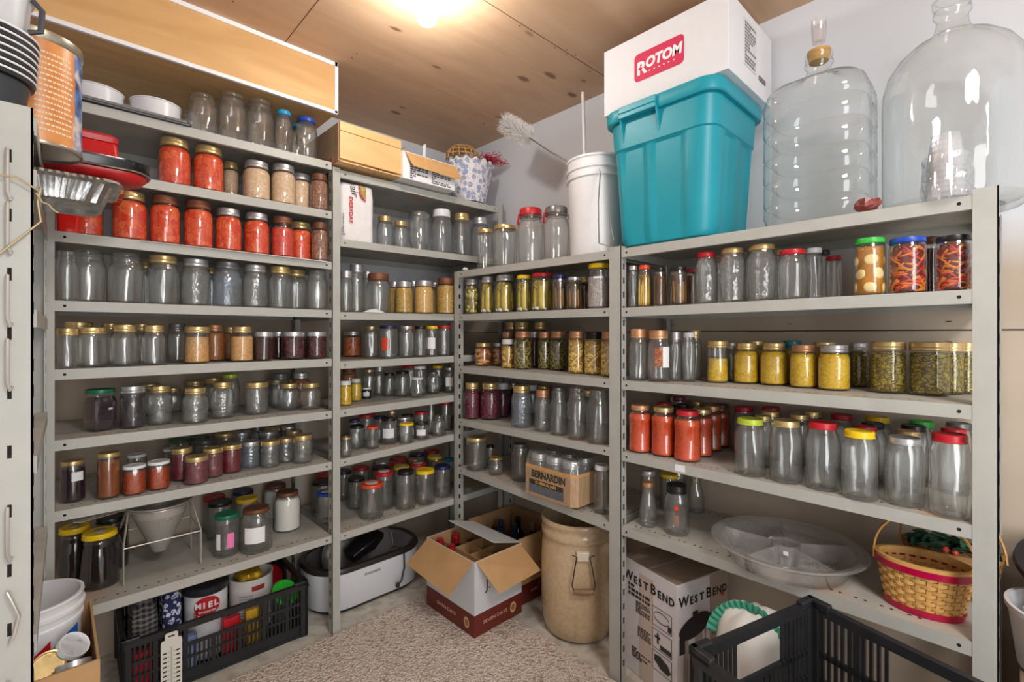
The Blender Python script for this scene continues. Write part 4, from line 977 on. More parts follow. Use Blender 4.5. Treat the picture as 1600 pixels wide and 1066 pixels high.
rim = [grow(tote_loop(z, False), g) for z, g in ((.452, .085), (.456, .10), (.486, .10), (.497, .08), (.499, .03), (.492, .01))]
part('lid', MB().loft(rim, cap0=True, cap1=True), M_TEAL, tt, ang=35)
hd = MB()
hx = -.004
hd.box(hx - .035, -.012, .470, hx + .03, .135, .494); hd.box(hx - .035, -.012, .452, hx - .026, .135, .470)
for yy in (-.012, .129): hd.hexa([(hx - .006, yy, .375), (hx + .03, yy, .375), (hx + .03, yy + .006, .375), (hx - .006, yy + .006, .375), (hx - .035, yy, .470), (hx + .03, yy, .470), (hx + .03, yy + .006, .470), (hx - .035, yy + .006, .470)])
part('handle', hd, M_TEAL, tt, bevel=.003)
# white carton
rb = thing('shipping_carton', 'white shipping carton with red ROTOM panel on top of the teal tote', 'box', (1.495, .835, zT(.84) + .504), 0)
M_CART = pm('white carton board', rgb(226, 226, 230), .7, noise=.015)
part('box_body', MB().box(0, -.232, 0, .375, .228, .243), M_CART, rb, smooth=False, bevel=.002)
part('flap', MB().slab([(.05, -.06, .2435), (.30, -.06, .2435), (.30, .16, .262), (.05, .16, .266)], (0, 0, 1), .003), M_CARD, rb, 'lifted brown flap edge', smooth=False)
lg = MB(); pp = []
for x, y, z in rrect(.186, .098, .016, 0, 5): pp.append((-.0012, .004 - x + y*.0, .125 + y + x*.0))
lg.add(pp, [tuple(range(len(pp)))])
part('red_panel', lg, pm('crimson print', rgb(206, 44, 84), .6), rb, smooth=False)
text(rb, 'R', .062, (-.002, .068, .118), (0, -1, 0), (0, 0, 1), M_PAPER, bold=.0022)
text(rb, 'OTOM', .048, (-.002, -.014, .128), (0, -1, 0), (0, 0, 1), M_PAPER, bold=.0022, sx=.92, shear=.12)
lf = MB(); q = [(0,-.5),(.08,-.1),(.34,-.22),(.28,0),(.5,.12),(.2,.24),(.22,.42),(.08,.34),(0,.6),(-.08,.34),(-.22,.42),(-.2,.24),(-.5,.12),(-.28,0),(-.34,-.22),(-.08,-.1)]
lf.add([(-.0030, .072 - a*.020, .116 + b_*.020) for a, b_ in q] + [(-.0030, .072, .118)], [((i+1) % 16, i, 16) for i in range(16)])
part('leaf_print', lf, pm('crimson print', rgb(206, 44, 84), .6), rb, smooth=False)
pr = MB()
for i in range(6): pr.box(-.0022, .04 - i*.018, .098, -.0014, .034 - i*.018, .101)
part('print', pr, M_PAPER, rb, smooth=False)
part('paper_label', MB().box(.12, -.2338, .06, .225, -.2326, .215), pm('grey label', rgb(214, 214, 218), .6), rb, smooth=False)
pr = MB(); sheet_rows(pr, .125, .22, .066, .205, 13, lambda m, a, b, z0, z1, mi: m.box(a, -.2344, z0, b, -.2339, z1), random.Random(9))
sheet_rows(pr, .25, .31, .05, .075, 1, lambda m, a, b, z0, z1, mi: m.box(a, -.2344, z0, b, -.2326, z1), random.Random(4))
part('print', pr, pm('dim ink', rgb(120, 118, 122), .7), rb, smooth=False)

# carboys
M_CARB = glass('carboy glass', tint=(.965, .975, .968), edge=(.40, .48, .47), haze=.012, fr=1.5, wob=.10)
c1 = thing('carboy', 'square ribbed glass carboy with cork and airlock beside the teal tote', 'carboy', (1.645, .400, zT(.40) + .004), 0)
lp = []
Z = [(0, .86), (.006, .94), (.03, 1), (.055, 1), (.06, .972), (.064, 1)]
for zz in (.13, .20, .27, .335): Z += [(zz - .006, 1), (zz, .97), (zz + .006, 1)]
Z += [(.37, .99), (.395, .93), (.41, .82)]
for z, s in Z:
    l = rrect(.262*s, .262*s, .075*s, z, 6, per=10)
    if .05 < z < .38: l = [(x*(1 - .018*(abs(abs(y) - .0) < .012) * (abs(x) > .1)), y*(1 - .018*(abs(x) < .012) * (abs(y) > .1)), zz) for x, y, zz in l]
    lp.append(l)
n = len(lp[0])
for z, r in ((.422, .085), (.432, .052), (.446, .036), (.466, .031), (.478, .031), (.482, .037), (.488, .037), (.492, .032), (.502, .033), (.505, .036), (.514, .036), (.515, .029)):
    base = lp[19]; lp.append([(r*x/math.hypot(x, y), r*y/math.hypot(x, y), z) for x, y, _ in lp[5]])
part('bottle_body', MB().loft(lp, cap1=False), M_CARB, c1, ang=60)
part('cork', MB().lathe([(.025, .492), (.030, .512), (.031, .524), (.001, .525)], 20), pm('tan cork', rgb(186, 144, 78), .8, noise=.1), c1)
part('airlock', MB().lathe([(.006, .525), (.006, .545), (.017, .55), (.020, .615), (.021, .617), (.0185, .617), (.0165, .552)], 18, cap1=False).lathe([(.012, .556), (.012, .60), (.001, .602)], 14), M_PLAST, c1, 'clear plastic airlock')
c2 = thing('carboy', 'large smooth round glass carboy overhanging the end post, behind plastic cups', 'carboy', (1.716, .112, zT(.11) + .004), 0)
pr2 = [(.09, .012), (.115, .002), (.13, .004), (.143, .02), (.147, .05), (.148, .30), (.146, .345), (.136, .385), (.115, .42), (.085, .448), (.055, .465), (.040, .478), (.034, .495), (.032, .51), (.033, .522), (.039, .527), (.039, .536), (.034, .54), (.034, .548), (.040, .552), (.041, .566), (.037, .57), (.031, .568)]
part('bottle_body', MB().lathe(pr2, 56, cap1=False).lathe([(.10, .02), (.13, .022), (.14, .03)], 56, cap1=False), M_CARB, c2, ang=60)
# plastic cups in wrap
cu = thing('plastic_cup_sleeve', 'clear plastic cups in crinkled wrap standing before the round carboy', 'plastic cups', (1.514, .110, zT(.11) + .002), 0)
mb = MB()
for i in range(7): mb.lathe([(.0385 - .00002*i, .012*i), (.037, .012*i), (.026, .012*i + .078), (.001, .012*i + .079)], 28, cap0=False)
part('cup', mb, glass('cup plastic', tint=(.97, .97, .98), edge=(.82, .82, .86), haze=.20, fr=1.45, wob=.03), cu)
r = random.Random(21); lp = []
for i in range(9):
    z = .001 + i*.0125; lp.append([((.040 + r.uniform(-.003, .009)*(1 - i/14))*cos(k*2*PI/26), (.040 + r.uniform(-.002, .010)*(1 - i/14))*sin(k*2*PI/26), z + r.uniform(-.003, .003)*(i > 0)) for k in range(26)])
part('plastic_wrap', MB().loft(lp, cap0=False, cap1=False), M_WRAP, cu, ang=5)
r = random.Random(4)
pk = MB().ball((0, 0, .018), .024, 10, 7, .8, 1.2, .75)
pk.v = [(x*(1 + r.uniform(-.25, .25)), y*(1 + r.uniform(-.25, .25)), max(0, z*(1 + r.uniform(-.2, .2)))) for x, y, z in pk.v]
tag(put('crumpled_packet', pk.mesh('crumpled_packet', pm('maroon foil', rgb(130, 62, 58), .25, noise=.4, nscale=80), False), None, (1.515, .262, zT(.26) + .001)), 'small crumpled maroon packet on the shelf between the carboys', 'packet')
for (y, x) in ((1.935, 1.52),):
    pk = MB().ball((0, 0, .01), .013, 8, 6, 1, 1.3, .7); pk.v = [(x_*(1 + r.uniform(-.25, .25)), y_*(1 + r.uniform(-.3, .3)), max(0, z_)) for x_, y_, z_ in pk.v]
    tag(put('tissue_scrap', pk.mesh('tissue_scrap', M_PAPER, False), None, (x, y, zr(shz(SH['P1'], y)) + .001)), 'crumpled white tissue scrap at the corner end of the pail bay top', 'tissue')

# ------------------------------------------------------------------ shelving along the other wall (seen end on)
ns = thing('shelving_unit', 'grey steel shelving seen end on, post hung with white wire clips', 'shelving unit')
NX, NY0, NY1 = -.026, 1.2, 1.955
def np_(x, y, sx, sy, z1=EYE + .402): 
    mb = MB(); t = .003
    mb.box(x, y, .0095, x + sx*.042, y + sy*t, z1); mb.box(x, y, .0095, x + sx*t, y + sy*.036, z1)
    z = z1 - .045; k = 0
    while z > .05:
        if y < 1.4 and k % 2: mb.box(x + sx*.026, y - .0007, z - .012, x + sx*.0315, y, z + .010, 1)
        mb.box(x, y + sy*.014, z - .012, x + .0007, y + sy*.024, z + .010, 1)
        z -= .0565 if k % 2 else .046; k += 1
    part('post', mb, [M_PAINT, M_HOLE], ns, smooth=False)
np_(NX, NY0, -1, 1); np_(-.016, NY1, -1, -1); np_(NX - .42, NY0, 1, 1); np_(NX - .42, NY1, 1, -1)
for z in (.397, .302, .046, -.222, -.548):
    mb = MB(); za = EYE + z
    q = [(NX + .002, NY0 + .038), (-.014, NY1 - .038), (NX - .42, NY1 - .038), (NX - .42, NY0 + .038)]
    mb.slab([(x, y, za - .002) for x, y in q], (0, 0, 1), .002, 2)
    mb.slab([(NX + .002, NY0 + .038, za - .032), (-.014, NY1 - .038, za - .032), (-.014, NY1 - .038, za), (NX + .002, NY0 + .038, za)], (1, 0, 0), .002)
    mb.slab([(NX - .42, NY0 + .038, za - .032), (NX + .002, NY0 + .038, za - .032), (NX + .002, NY0 + .038, za), (NX - .42, NY0 + .038, za)], (0, -1, 0), .002)
    part('shelf', mb, [M_PAINT, M_HOLE, M_DUST], ns, smooth=False)
for z, h, bow in ((.318, .085, 0), (.225, .085, 0), (.10, .085, 0), (-.01, .085, 0), (-.30, .09, .0), (-.445, .085, .014), (-.60, .08, .006)):
    x = NX - .031
    mb = MB().tube([(x, NY0 + .004, EYE + z), (x, NY0 - .007, EYE + z + .002), (x + bow*.3, NY0 - .010, EYE + z - .01), (x + bow, NY0 - .010, EYE + z - h*.5), (x + bow*.6, NY0 - .010, EYE + z - h*.85), (x + .003, NY0 - .008, EYE + z - h), (x + .006, NY0 + .004, EYE + z - h + .006)], .0027, 8)
    part('wire_clip', mb, M_WIRE, ns)
tw = MB().tube([(NX - .05, NY0 - .012, zr(.27)), (NX - .02, NY0 - .014, zr(.272)), (NX + .006, NY0 - .012, zr(.255)), (NX + .010, NY0 - .008, zr(.262)), (NX + .006, NY0 - .006, zr(.235)), (NX + .010, NY0 - .012, zr(.20)), (NX - .01, NY0 - .014, zr(.175)), (NX - .05, NY0 - .016, zr(.125))], .0016, 6)
tw.tube([(NX + .004, NY0 - .010, zr(.25)), (NX + .012, NY0 - .012, zr(.235)), (NX + .02, NY0 - .014, zr(.232)), (NX + .027, NY0 - .016, zr(.222)), (NX + .033, NY0 - .016, zr(.219))], .0014, 6)
tag(put('tie_wire', tw.mesh('tie_wire', pm('tan wire', rgb(190, 170, 130), .5, .3))), 'loose tan tie wire twisted round the slotted post', 'wire')

# things on that shelving
zN = zr(.397) + .001
can = thing('cocoa_tin', 'large orange tin with pale lid overhanging the end-on shelving', 'tin can', (-.030, 1.47, zN))
t = NT('orange tin wrap'); tc = t.new('ShaderNodeTexCoord'); sp = t.new('ShaderNodeSeparateXYZ'); t.link(tc.outputs['Object'], sp.inputs[0])
an = t.new('ShaderNodeMath', operation='ARCTAN2'); t.link(sp.outputs['Y'], an.inputs[0]); t.link(sp.outputs['X'], an.inputs[1])
n = t.new('ShaderNodeTexNoise', Scale=26.0, Detail=4.0); t.link(tc.outputs['Object'], n.inputs['Vector'])
blue = t.ramp(n.outputs[0], [(.36, C3(40, 54, 96)), (.5, C3(92, 130, 190)), (.62, C3(216, 206, 200))])
org = t.ramp(n.outputs[0], [(.3, C3(206, 126, 62)), (.7, C3(226, 156, 92))])
ad = t.new('ShaderNodeMath', operation='MULTIPLY_ADD'); t.link(n.outputs[0], ad.inputs[0]); ad.inputs[1].default_value = .3; t.link(an.outputs[0], ad.inputs[2])
f = t.ramp(t.new('ShaderNodeMapRange').outputs[0], [(0, (0,0,0)), (1, (1,1,1))])
mr = t.new('ShaderNodeMapRange'); t.link(ad.outputs[0], mr.inputs[0]); mr.inputs[1].default_value = -.50; mr.inputs[2].default_value = -.42
t.link(t.mix(mr.outputs[0], org, blue), t.b.inputs['Base Color']); t.b.inputs['Roughness'].default_value = .35
part('can_body', MB().lathe([(.0775, .006), (.0775, .222)], 48, cap0=False, cap1=False), t.m, can, ang=30)
part('rim', MB().lathe([(.060, .004), (.074, .003), (.078, 0), (.0795, .003), (.0785, .008)], 48), pm('tin metal', rgb(176, 168, 150), .3, .8), can)
part('rim', MB().lathe([(.0775, .218), (.080, .222), (.080, .238), (.076, .241), (.001, .241)], 48), pm('tin metal', rgb(176, 168, 150), .3, .8), can)
pr = MB()
rnd = random.Random(2)
for i in range(15):
    z = .19 - i*.0115; a = -1.55
    while a < -.75:
        w = rnd.uniform(.03, .10)
        pr.add([(.0780*cos(a + q*w), .0780*sin(a + q*w), z + s_) for q, s_ in ((0, 0), (1, 0), (1, .004), (0, .004))], [(0, 1, 2, 3)]); a += w + .02
part('print', pr, pm('cream print', rgb(240, 214, 178), .6), can, smooth=False)
cs = thing('cup_stack', 'stack of black cups with white rims on the end-on shelving', 'cups', (-.098, 1.285, zN))
mb = MB()
prf = [(.050, 0), (.058, .004), (.066, .055)]
part('cup', MB().lathe(prf + [(.068, .06), (.066, .062)], 36), pm('charcoal cup', rgb(60, 62, 66), .35), cs, 'charcoal bottom cup')
for i in range(7):
    z = .062 + i*.0125
    part('cup', MB().lathe([(.066, z), (.073 + .0008*i, z + .002), (.074 + .0008*i, z + .0095), (.066, z + .0115)], 36), M_BLACK, cs)
    part('rim', MB().lathe([(.0745 + .0008*i, z + .0085), (.0760 + .0008*i, z + .0095), (.0760 + .0008*i, z + .0118), (.074 + .0008*i, z + .0122)], 36, cap0=False, cap1=False), M_PAPER, cs, 'white rim')
gb = thing('plastic_tub', 'pale translucent tub on top of the black cup stack', 'tub', (-.095, 1.285, zN + .152))
part('body', MB().lathe([(.05, 0), (.060, .004), (.066, .07), (.070, .072), (.070, .080), (.064, .080), (.058, .008), (.001, .007)], 32), pm('milky plastic', rgb(206, 208, 212), .3), gb)
part('handle', MB().tube([(.066, -.02, .075), (.08, -.02, .06), (.078, -.02, .02), (.062, -.02, .012)], .005, 8), pm('dark handle', rgb(70, 70, 76), .4), gb)
# foil pan
fo = thing('foil_pan', 'crinkled aluminium foil loaf pan jutting out over the tomato jars', 'foil pan', (-.005, 1.562, zr(.302) + .001))
lp = []; r = random.Random(6)
for z, w, d in ((0, .17, .165), (.004, .182, .178), (.026, .196, .192), (.050, .214, .208), (.054, .232, .226), (.056, .246, .240), (.050, .248, .242), (.0515, .236, .230), (.046, .208, .202), (.008, .178, .174)):
    l = rrect(w, d, .035, z, 5, per=26)
    am = .0022 if .002 < z < .052 else .0006
    lp.append([(x + am*(1 if i % 2 else -1)*(abs(y) < d/2 - .01) + r.uniform(-.0005, .0005), y + am*(1 if i % 2 else -1)*(abs(x) < w/2 - .01) + r.uniform(-.0005, .0005), zz + r.uniform(-.0006, .0006)*(z > 0)) for i, (x, y, zz) in enumerate(l)])
part('pan', MB().loft(lp, cap0=True, cap1=True), pm('aluminium foil', rgb(206, 206, 206), .24, .95, noise=.1, nscale=40, bump=.25), fo, ang=25)
# red tin and the red and black dish
rt = thing('red_tin', 'red flared tin with gold speckles behind the foil pan', 'tin', (.03, 1.825, zN), 0)
t = NT('red gold print'); v = t.coords(); n = t.new('ShaderNodeTexNoise', Scale=140.0, Detail=2.0); t.link(v, n.inputs['Vector']); n2 = t.new('ShaderNodeTexNoise', Scale=14.0); t.link(v, n2.inputs['Vector'])
m0 = t.new('ShaderNodeMath', operation='MULTIPLY'); t.link(n.outputs[0], m0.inputs[0]); t.link(n2.outputs[0], m0.inputs[1])
t.link(t.ramp(m0.outputs[0], [(.31, C3(196, 26, 34)), (.36, C3(222, 150, 60))]), t.b.inputs['Base Color']); t.b.inputs['Roughness'].default_value = .25
part('body', MB().loft([rrect(.235, .17, .012, 0, 3), rrect(.232, .168, .012, .012, 3), rrect(.205, .15, .012, .135, 3), rrect(.20, .145, .012, .142, 3)]), t.m, rt, ang=30)
part('lid', MB().loft([rrect(.207, .152, .014, .142, 3), rrect(.209, .154, .014, .156, 3), rrect(.190, .14, .014, .164, 3)]), M_RED, rt, ang=30)
rd = thing('casserole_carrier', 'red padded dish carrier with black top jutting out beside the foil pan', 'carrier', (.065, 1.655, zr(.397) + .001), 0)
lp = [[(x, y, z) for x, y, z in rrect(w, d, rr, z, 7)] for z, w, d, rr in ((0, .17, .08, .035), (.006, .215, .11, .05), (.02, .242, .133, .06), (.026, .242, .132, .06))]
part('body', MB().loft(lp), pm('red quilting', rgb(190, 34, 36), .35, noise=.25, nscale=30), rd, ang=60)
part('lid', MB().loft([rrect(.246, .136, .06, .026, 7), rrect(.256, .146, .064, .032, 7), rrect(.256, .146, .064, .056, 7), rrect(.20, .10, .045, .062, 7)]), pm('glossy black', rgb(24, 22, 24), .15), rd, ang=60)
part('trim', MB().tube([(x, y, .029) for x, y, _ in rrect(.254, .144, .063, 0, 7)], .0022, 6, closed=True), M_STEEL, rd, 'bright piping')
rc = thing('red_box', 'small red plastic box at the slotted post end of the tomato shelf', 'box', (.033, YL + .004, zr(shz(SH['L3'], .02)) + .0015), 0)
part('body', MB().loft([rrect(.052, .05, .01, 0, 3, 0, .03), rrect(.056, .054, .01, .06, 3, 0, .03), rrect(.05, .048, .01, .064, 3, 0, .03)]), pm('clear red plastic', rgb(216, 40, 34), .15), rc, ang=40)

# ------------------------------------------------------------------ strainer on its wire stand
z8 = zr(shz(SH['L8'], .3)) + .002
sn = thing('strainer_stand', 'white wire stand holding a cone strainer on the lowest tomato bay shelf', 'stand', (.284, YL + .165, z8))
mb = MB()
for sx in (-1, 1):
    for o in (0, .016):
        mb.tube([(sx*.112, -.085 + o, .003), (sx*.112, -.085 + o, .128), (sx*.094, -.02 + o, .224)], .0021, 8)
        mb.tube([(sx*.112, .105 - o, .003), (sx*.112, .105 - o, .128), (sx*.094, .03 - o, .224)], .0021, 8)
    mb.tube([(sx*.112, -.085, .003), (sx*.112, -.077, .0025), (sx*.112, -.069, .003)], .0021, 8); mb.tube([(sx*.112, .105, .003), (sx*.112, .097, .0025), (sx*.112, .089, .003)], .0021, 8)
    mb.tube([(sx*.112, -.085, .126), (sx*.112, .105, .126)], .0021, 8)
for y in (-.085, .105): mb.tube([(-.112, y, .124), (.112, y, .124)], .0021, 8)
mb.tube([(.094*cos(a), .01 + .094*sin(a), .224) for a in [i*2*PI/32 for i in range(32)]], .0022, 8, closed=True)
part('wire_frame', mb, M_WIRE, sn)
st_ = thing('cone_strainer', 'grey metal cone strainer hanging point down in the wire stand', 'strainer', (.284, YL + .175, z8 + .0535))
t = NT('perforated metal'); tc = t.new('ShaderNodeTexCoord'); sp = t.new('ShaderNodeSeparateXYZ'); t.link(tc.outputs['Object'], sp.inputs[0])
an = t.new('ShaderNodeMath', operation='ARCTAN2'); t.link(sp.outputs['Y'], an.inputs[0]); t.link(sp.outputs['X'], an.inputs[1])
def wave(src, k):
    m_ = t.new('ShaderNodeMath', operation='MULTIPLY'); t.link(src, m_.inputs[0]); m_.inputs[1].default_value = k
    s_ = t.new('ShaderNodeMath', operation='SINE'); t.link(m_.outputs[0], s_.inputs[0]); return s_.outputs[0]
mm = t.new('ShaderNodeMath', operation='MULTIPLY'); t.link(wave(an.outputs[0], 60), mm.inputs[0]); t.link(wave(sp.outputs['Z'], 1400), mm.inputs[1])
t.link(t.ramp(mm.outputs[0], [(.1, C3(196, 192, 186)), (.5, C3(96, 92, 88))]), t.b.inputs['Base Color']); t.b.inputs['Roughness'].default_value = .5; t.b.inputs['Metallic'].default_value = .3
part('mesh_cone', MB().lathe([(.001, .000), (.018, .001), (.024, .008), (.080, .140)], 48, cap1=False), t.m, st_, 'perforated cone', ang=60)
part('rim', MB().lathe([(.080, .140), (.082, .143), (.084, .172), (.100, .1785), (.100, .182), (.082, .181), (.078, .142)], 48, cap0=False, cap1=False), pm('dull metal', rgb(196, 192, 186), .4, .4), st_)
part('handle', MB().tube([(-.09, 0, .178), (-.14, -.04, .182), (-.22, -.07, .184), (-.235, -.06, .184), (-.225, -.05, .184), (-.14, -.02, .182), (-.09, .015, .178)], .0025, 8), M_WIRE, st_)

# ------------------------------------------------------------------ black slatted crates
def crate(name, label, W, D, H, loc, rz, group=None, cut=True, rimw=.022):
    """open slatted crate; local x along the long side, origin at floor centre"""
    c = thing(name, label, 'crate', loc, rz, group); t = .006
    part('base', MB().box(-W/2 + .01, -D/2 + .01, 0, W/2 - .01, D/2 - .01, .006), M_BLACK, c, smooth=False)
    for side in range(4):
        Ls = W if side % 2 == 0 else D; off = D/2 if side % 2 == 0 else W/2
        mb = MB()
        ca, sa = [(1, 0), (0, 1), (-1, 0), (0, -1)][side]
        def bx(u0, u1, z0, z1, d0=0, d1=t):
            v0, v1 = -off + d0, -off + d1
            P = [(u0, v0), (u1, v1)]
            (ax_, ay), (bx_, by) = [(ca*u - sa*v_, sa*u + ca*v_) for u, v_ in P]
            mb.box(ax_, ay, z0, bx_, by, z1)
        bx(-Ls/2, Ls/2, 0, .012, -.002, t + .004)
        bx(-Ls/2, Ls/2, 0, H*.22); bx(-Ls/2, Ls/2, H - rimw, H, -.010, t); bx(-Ls/2, Ls/2, H*.60, H*.60 + .012, -.003, t)
        bx(-Ls/2, Ls/2, H*.40, H*.40 + .008, -.003, t)
        hole = (Ls*.20 if cut else 0)
        n = max(6, int(Ls / .0145)); 
        for i in range(n + 1):
            u = -Ls/2 + Ls*i/n; big = i % 6 == 0 or i in (0, n)
            top = H - rimw if (abs(u) > hole or big and abs(u) > hole*.9) else H*.60
            bx(u - (.007 if big else .0032), u + (.007 if big else .0032), H*.2, top, -.004 if big else 0, t)
        part('side', mb, M_BLACK, c, smooth=False)
    for sx in (-1, 1):
        for sy in (-1, 1):
            mb = MB()
            mb.box(sx*W/2 + sx*.009, sy*D/2 + sy*.009, 0, sx*(W/2 - .022), sy*(D/2 - .008), H + .008); mb.box(sx*W/2 + sx*.009, sy*D/2 + sy*.009, 0, sx*(W/2 - .008), sy*(D/2 - .022), H + .008)
            mb.box(sx*W/2 + sx*.010, sy*D/2 + sy*.010, H - .012, sx*(W/2 - .045), sy*(D/2 - .008), H + .010); mb.box(sx*W/2 + sx*.010, sy*D/2 + sy*.010, H - .012, sx*(W/2 - .008), sy*(D/2 - .045), H + .010)
            part('corner', mb, M_BLACK, c, smooth=False, bevel=.004)
    return c
kc = crate('produce_crate', 'black slatted crate full of tins and bags under the lowest tomato shelf', .60, .37, .225, (.478, 2.27, .001), math.radians(-1.5))
fd = math.radians(-16)
crate('produce_crate', 'empty black slatted crate in front of the wicker gift basket', .54, .395, .30, (1.062, .135, .331), math.radians(-106.2) + PI/2 + PI/2 - PI, 'stacked black crates')
crate('produce_crate', 'black slatted crate underneath the empty black crate', .54, .395, .30, (1.045, .15, .0105), math.radians(-106.2 + 5), 'stacked black crates', cut=False)

# contents of the crate under the shelf
M_PLAID = fabric('blue flowered cloth', C3(40, 48, 84), C3(222, 224, 236), C3(40, 52, 130), 60)
t = NT('plaid cloth'); v = t.coords(); w1 = t.new('ShaderNodeTexWave', Scale=18.0); w1.bands_direction = 'X'; w2 = t.new('ShaderNodeTexWave', Scale=18.0); w2.bands_direction = 'Z'
t.link(v, w1.inputs['Vector']); t.link(v, w2.inputs['Vector'])
t.link(t.mix(.5, t.ramp(w1.outputs[0], [(.3, C3(36, 40, 60)), (.7, C3(120, 112, 104))]), t.ramp(w2.outputs[0], [(.4, C3(30, 36, 66)), (.8, C3(150, 140, 120))])), t.b.inputs['Base Color']); t.b.inputs['Roughness'].default_value = .9
cl = thing('folded_cloth', 'plaid and blue flowered cloths bundled in the crate beside the MIEL pail', 'cloth', (.272, 2.215, .009))
def bundle(w, d, h, seed, cx=0, cy=0):
    ls = [rrect(w*s, d*s, .02, z, 4, cx, cy, per=5) for z, s in ((0, .9), (.03, 1), (h*.4, 1.02), (h*.75, .98), (h*.93, .86), (h, .5))]
    return MB().loft(crumple(ls, .004, seed))
part('cloth', bundle(.082, .14, .295, 3, -.03, .03), t.m, cl, 'dark plaid cloth', ang=70)
part('cloth', bundle(.060, .15, .302, 5, .050, .02), M_PLAID, cl, 'blue flowered cloth', ang=70)
ml = thing('honey_pail', 'white pail with red oval reading MIEL in the black crate', 'pail', (.440, 2.225, .022))
part('body', MB().lathe([(.070, 0), (.072, .004), (.074, .255)], 40), M_WHITE, ml)
part('lid', MB().lathe([(.077, .246), (.079, .25), (.079, .272), (.074, .276), (.001, .274)], 40), pm('charcoal lid', rgb(44, 44, 52), .4), ml, 'dark lid')
def on_cyl(parent, R, pts, mat, name, mi=0):
    """flat outline (angle, z) wrapped on a cylinder"""
    q = []
    for (a0, z0), (a1, z1) in zip(pts, pts[1:] + pts[:1]):
        m_ = max(1, int(abs(a1 - a0) / .06)); q += [(a0 + (a1 - a0)*i/m_, z0 + (z1 - z0)*i/m_) for i in range(m_)]
    pts = q
    mb = MB(); n = len(pts); ca = sum(p[0] for p in pts)/n; cz = sum(p[1] for p in pts)/n
    vs = [(R*cos(ca + (a-ca)*s), R*sin(ca + (a-ca)*s), cz + (z-cz)*s) for s in (1, .75, .5, .25) for a, z in pts] + [(R*cos(ca), R*sin(ca), cz)]
    mb.add(vs, [(k*n+i, k*n+(i+1) % n, (k+1)*n+(i+1) % n, (k+1)*n+i) for k in range(3) for i in range(n)] + [(3*n+i, 3*n+(i+1) % n, 4*n) for i in range(n)])
    return part(name, mb, mat, parent, smooth=False)
fa = -PI/2 - .14 + .0
on_cyl(ml, .0755, [(fa + .60*cos(i*2*PI/36), .205 + .038*sin(i*2*PI/36)) for i in range(36)], M_RED, 'red_oval')
def cyl_text(parent, body, size, R, a, z, mat, **kw):
    n = len(body); w = size*.68
    for i, chh in enumerate(body):
        if chh == ' ': continue
        aa = a + (i - (n - 1)/2) * w / R
        text(parent, chh, size, (R*cos(aa), R*sin(aa), z), (-sin(aa), cos(aa), 0), (0, 0, 1), mat, **kw)
cyl_text(ml, 'MIEL', .030, .0765, fa, .210, M_PAPER, bold=.0012)
cyl_text(ml, 'CANADIEN', .011, .0765, fa, .186, M_PAPER, bold=.0004)
on_cyl(ml, .0752, [(fa - .62 + u, .14 + w_) for u, w_ in ((0, 0), (.2, .0), (.22, .05), (.1, .065), (0, .05))], chunk('leaf picture', C3(90, 120, 50), C3(180, 60, 40), C3(230, 220, 200), 90), 'leaf_print')
kt = thing('snack_tin', 'white tin with pictures of nuts and open top in the black crate', 'tin', (.606, 2.235, .055))
part('body', MB().lathe([(.080, 0), (.082, .003), (.082, .205), (.084, .208), (.084, .213), (.079, .213), (.078, .17), (.001, .17)], 44), pm('tin paint', rgb(226, 222, 220), .35), kt)
fa = -PI/2 - .25
on_cyl(kt, .0828, [(fa - .95, .015), (fa - .35, .0), (fa + .2, .0), (fa + .9, .03), (fa + .95, .09), (fa + .55, .075), (fa + .2, .035), (fa - .2, .03), (fa - .5, .05), (fa - .75, .09), (fa - .95, .085)], chunk('nut picture', C3(186, 120, 50), C3(226, 176, 104), C3(120, 70, 30), 70, .5), 'nut_picture')
on_cyl(kt, .0829, [(fa + .02, .168), (fa + .62, .168), (fa + .62, .188), (fa + .02, .188)], pm('brick red print', rgb(150, 44, 40), .5), 'red_panel')
pr = MB(); rnd = random.Random(12)
for i in range(9):
    z = .15 - i*.011; a = fa - .55
    while a < fa + .05:
        w_ = rnd.uniform(.04, .12); pr.add([(.0829*cos(a + q*w_), .0829*sin(a + q*w_), z + s_) for q, s_ in ((0, 0), (1, 0), (1, .004), (0, .004))], [(0, 1, 2, 3)]); a += w_ + .02
for i in range(14):
    a = fa + .32 + i*.022; pr.add([(.0829*cos(a + q), .0829*sin(a + q), .06 + s_) for q, s_ in ((0, 0), (.010 + .006*(i % 3 == 0), 0), (.010 + .006*(i % 3 == 0), .034), (0, .034))], [(0, 1, 2, 3)])
part('print', pr, pm('blue grey ink', rgb(130, 134, 160), .6), kt, smooth=False)
part('foil_bag', bundle(.09, .10, .06, 8), pm('gold and blue foil', rgb(200, 160, 30), .25, .3, noise=.3, nscale=12), kt, 'crumpled yellow foil bag').location = (-.01, 0, .172)
yb = thing('yellow_tin', 'yellow tin low in the black crate below the snack tin', 'tin', (.610, 2.215, .009))
part('body', MB().lathe([(.040, 0), (.041, .003), (.041, .040), (.039, .042), (.001, .042)], 28), pm('yellow tin paint', rgb(206, 160, 40), .4), yb)
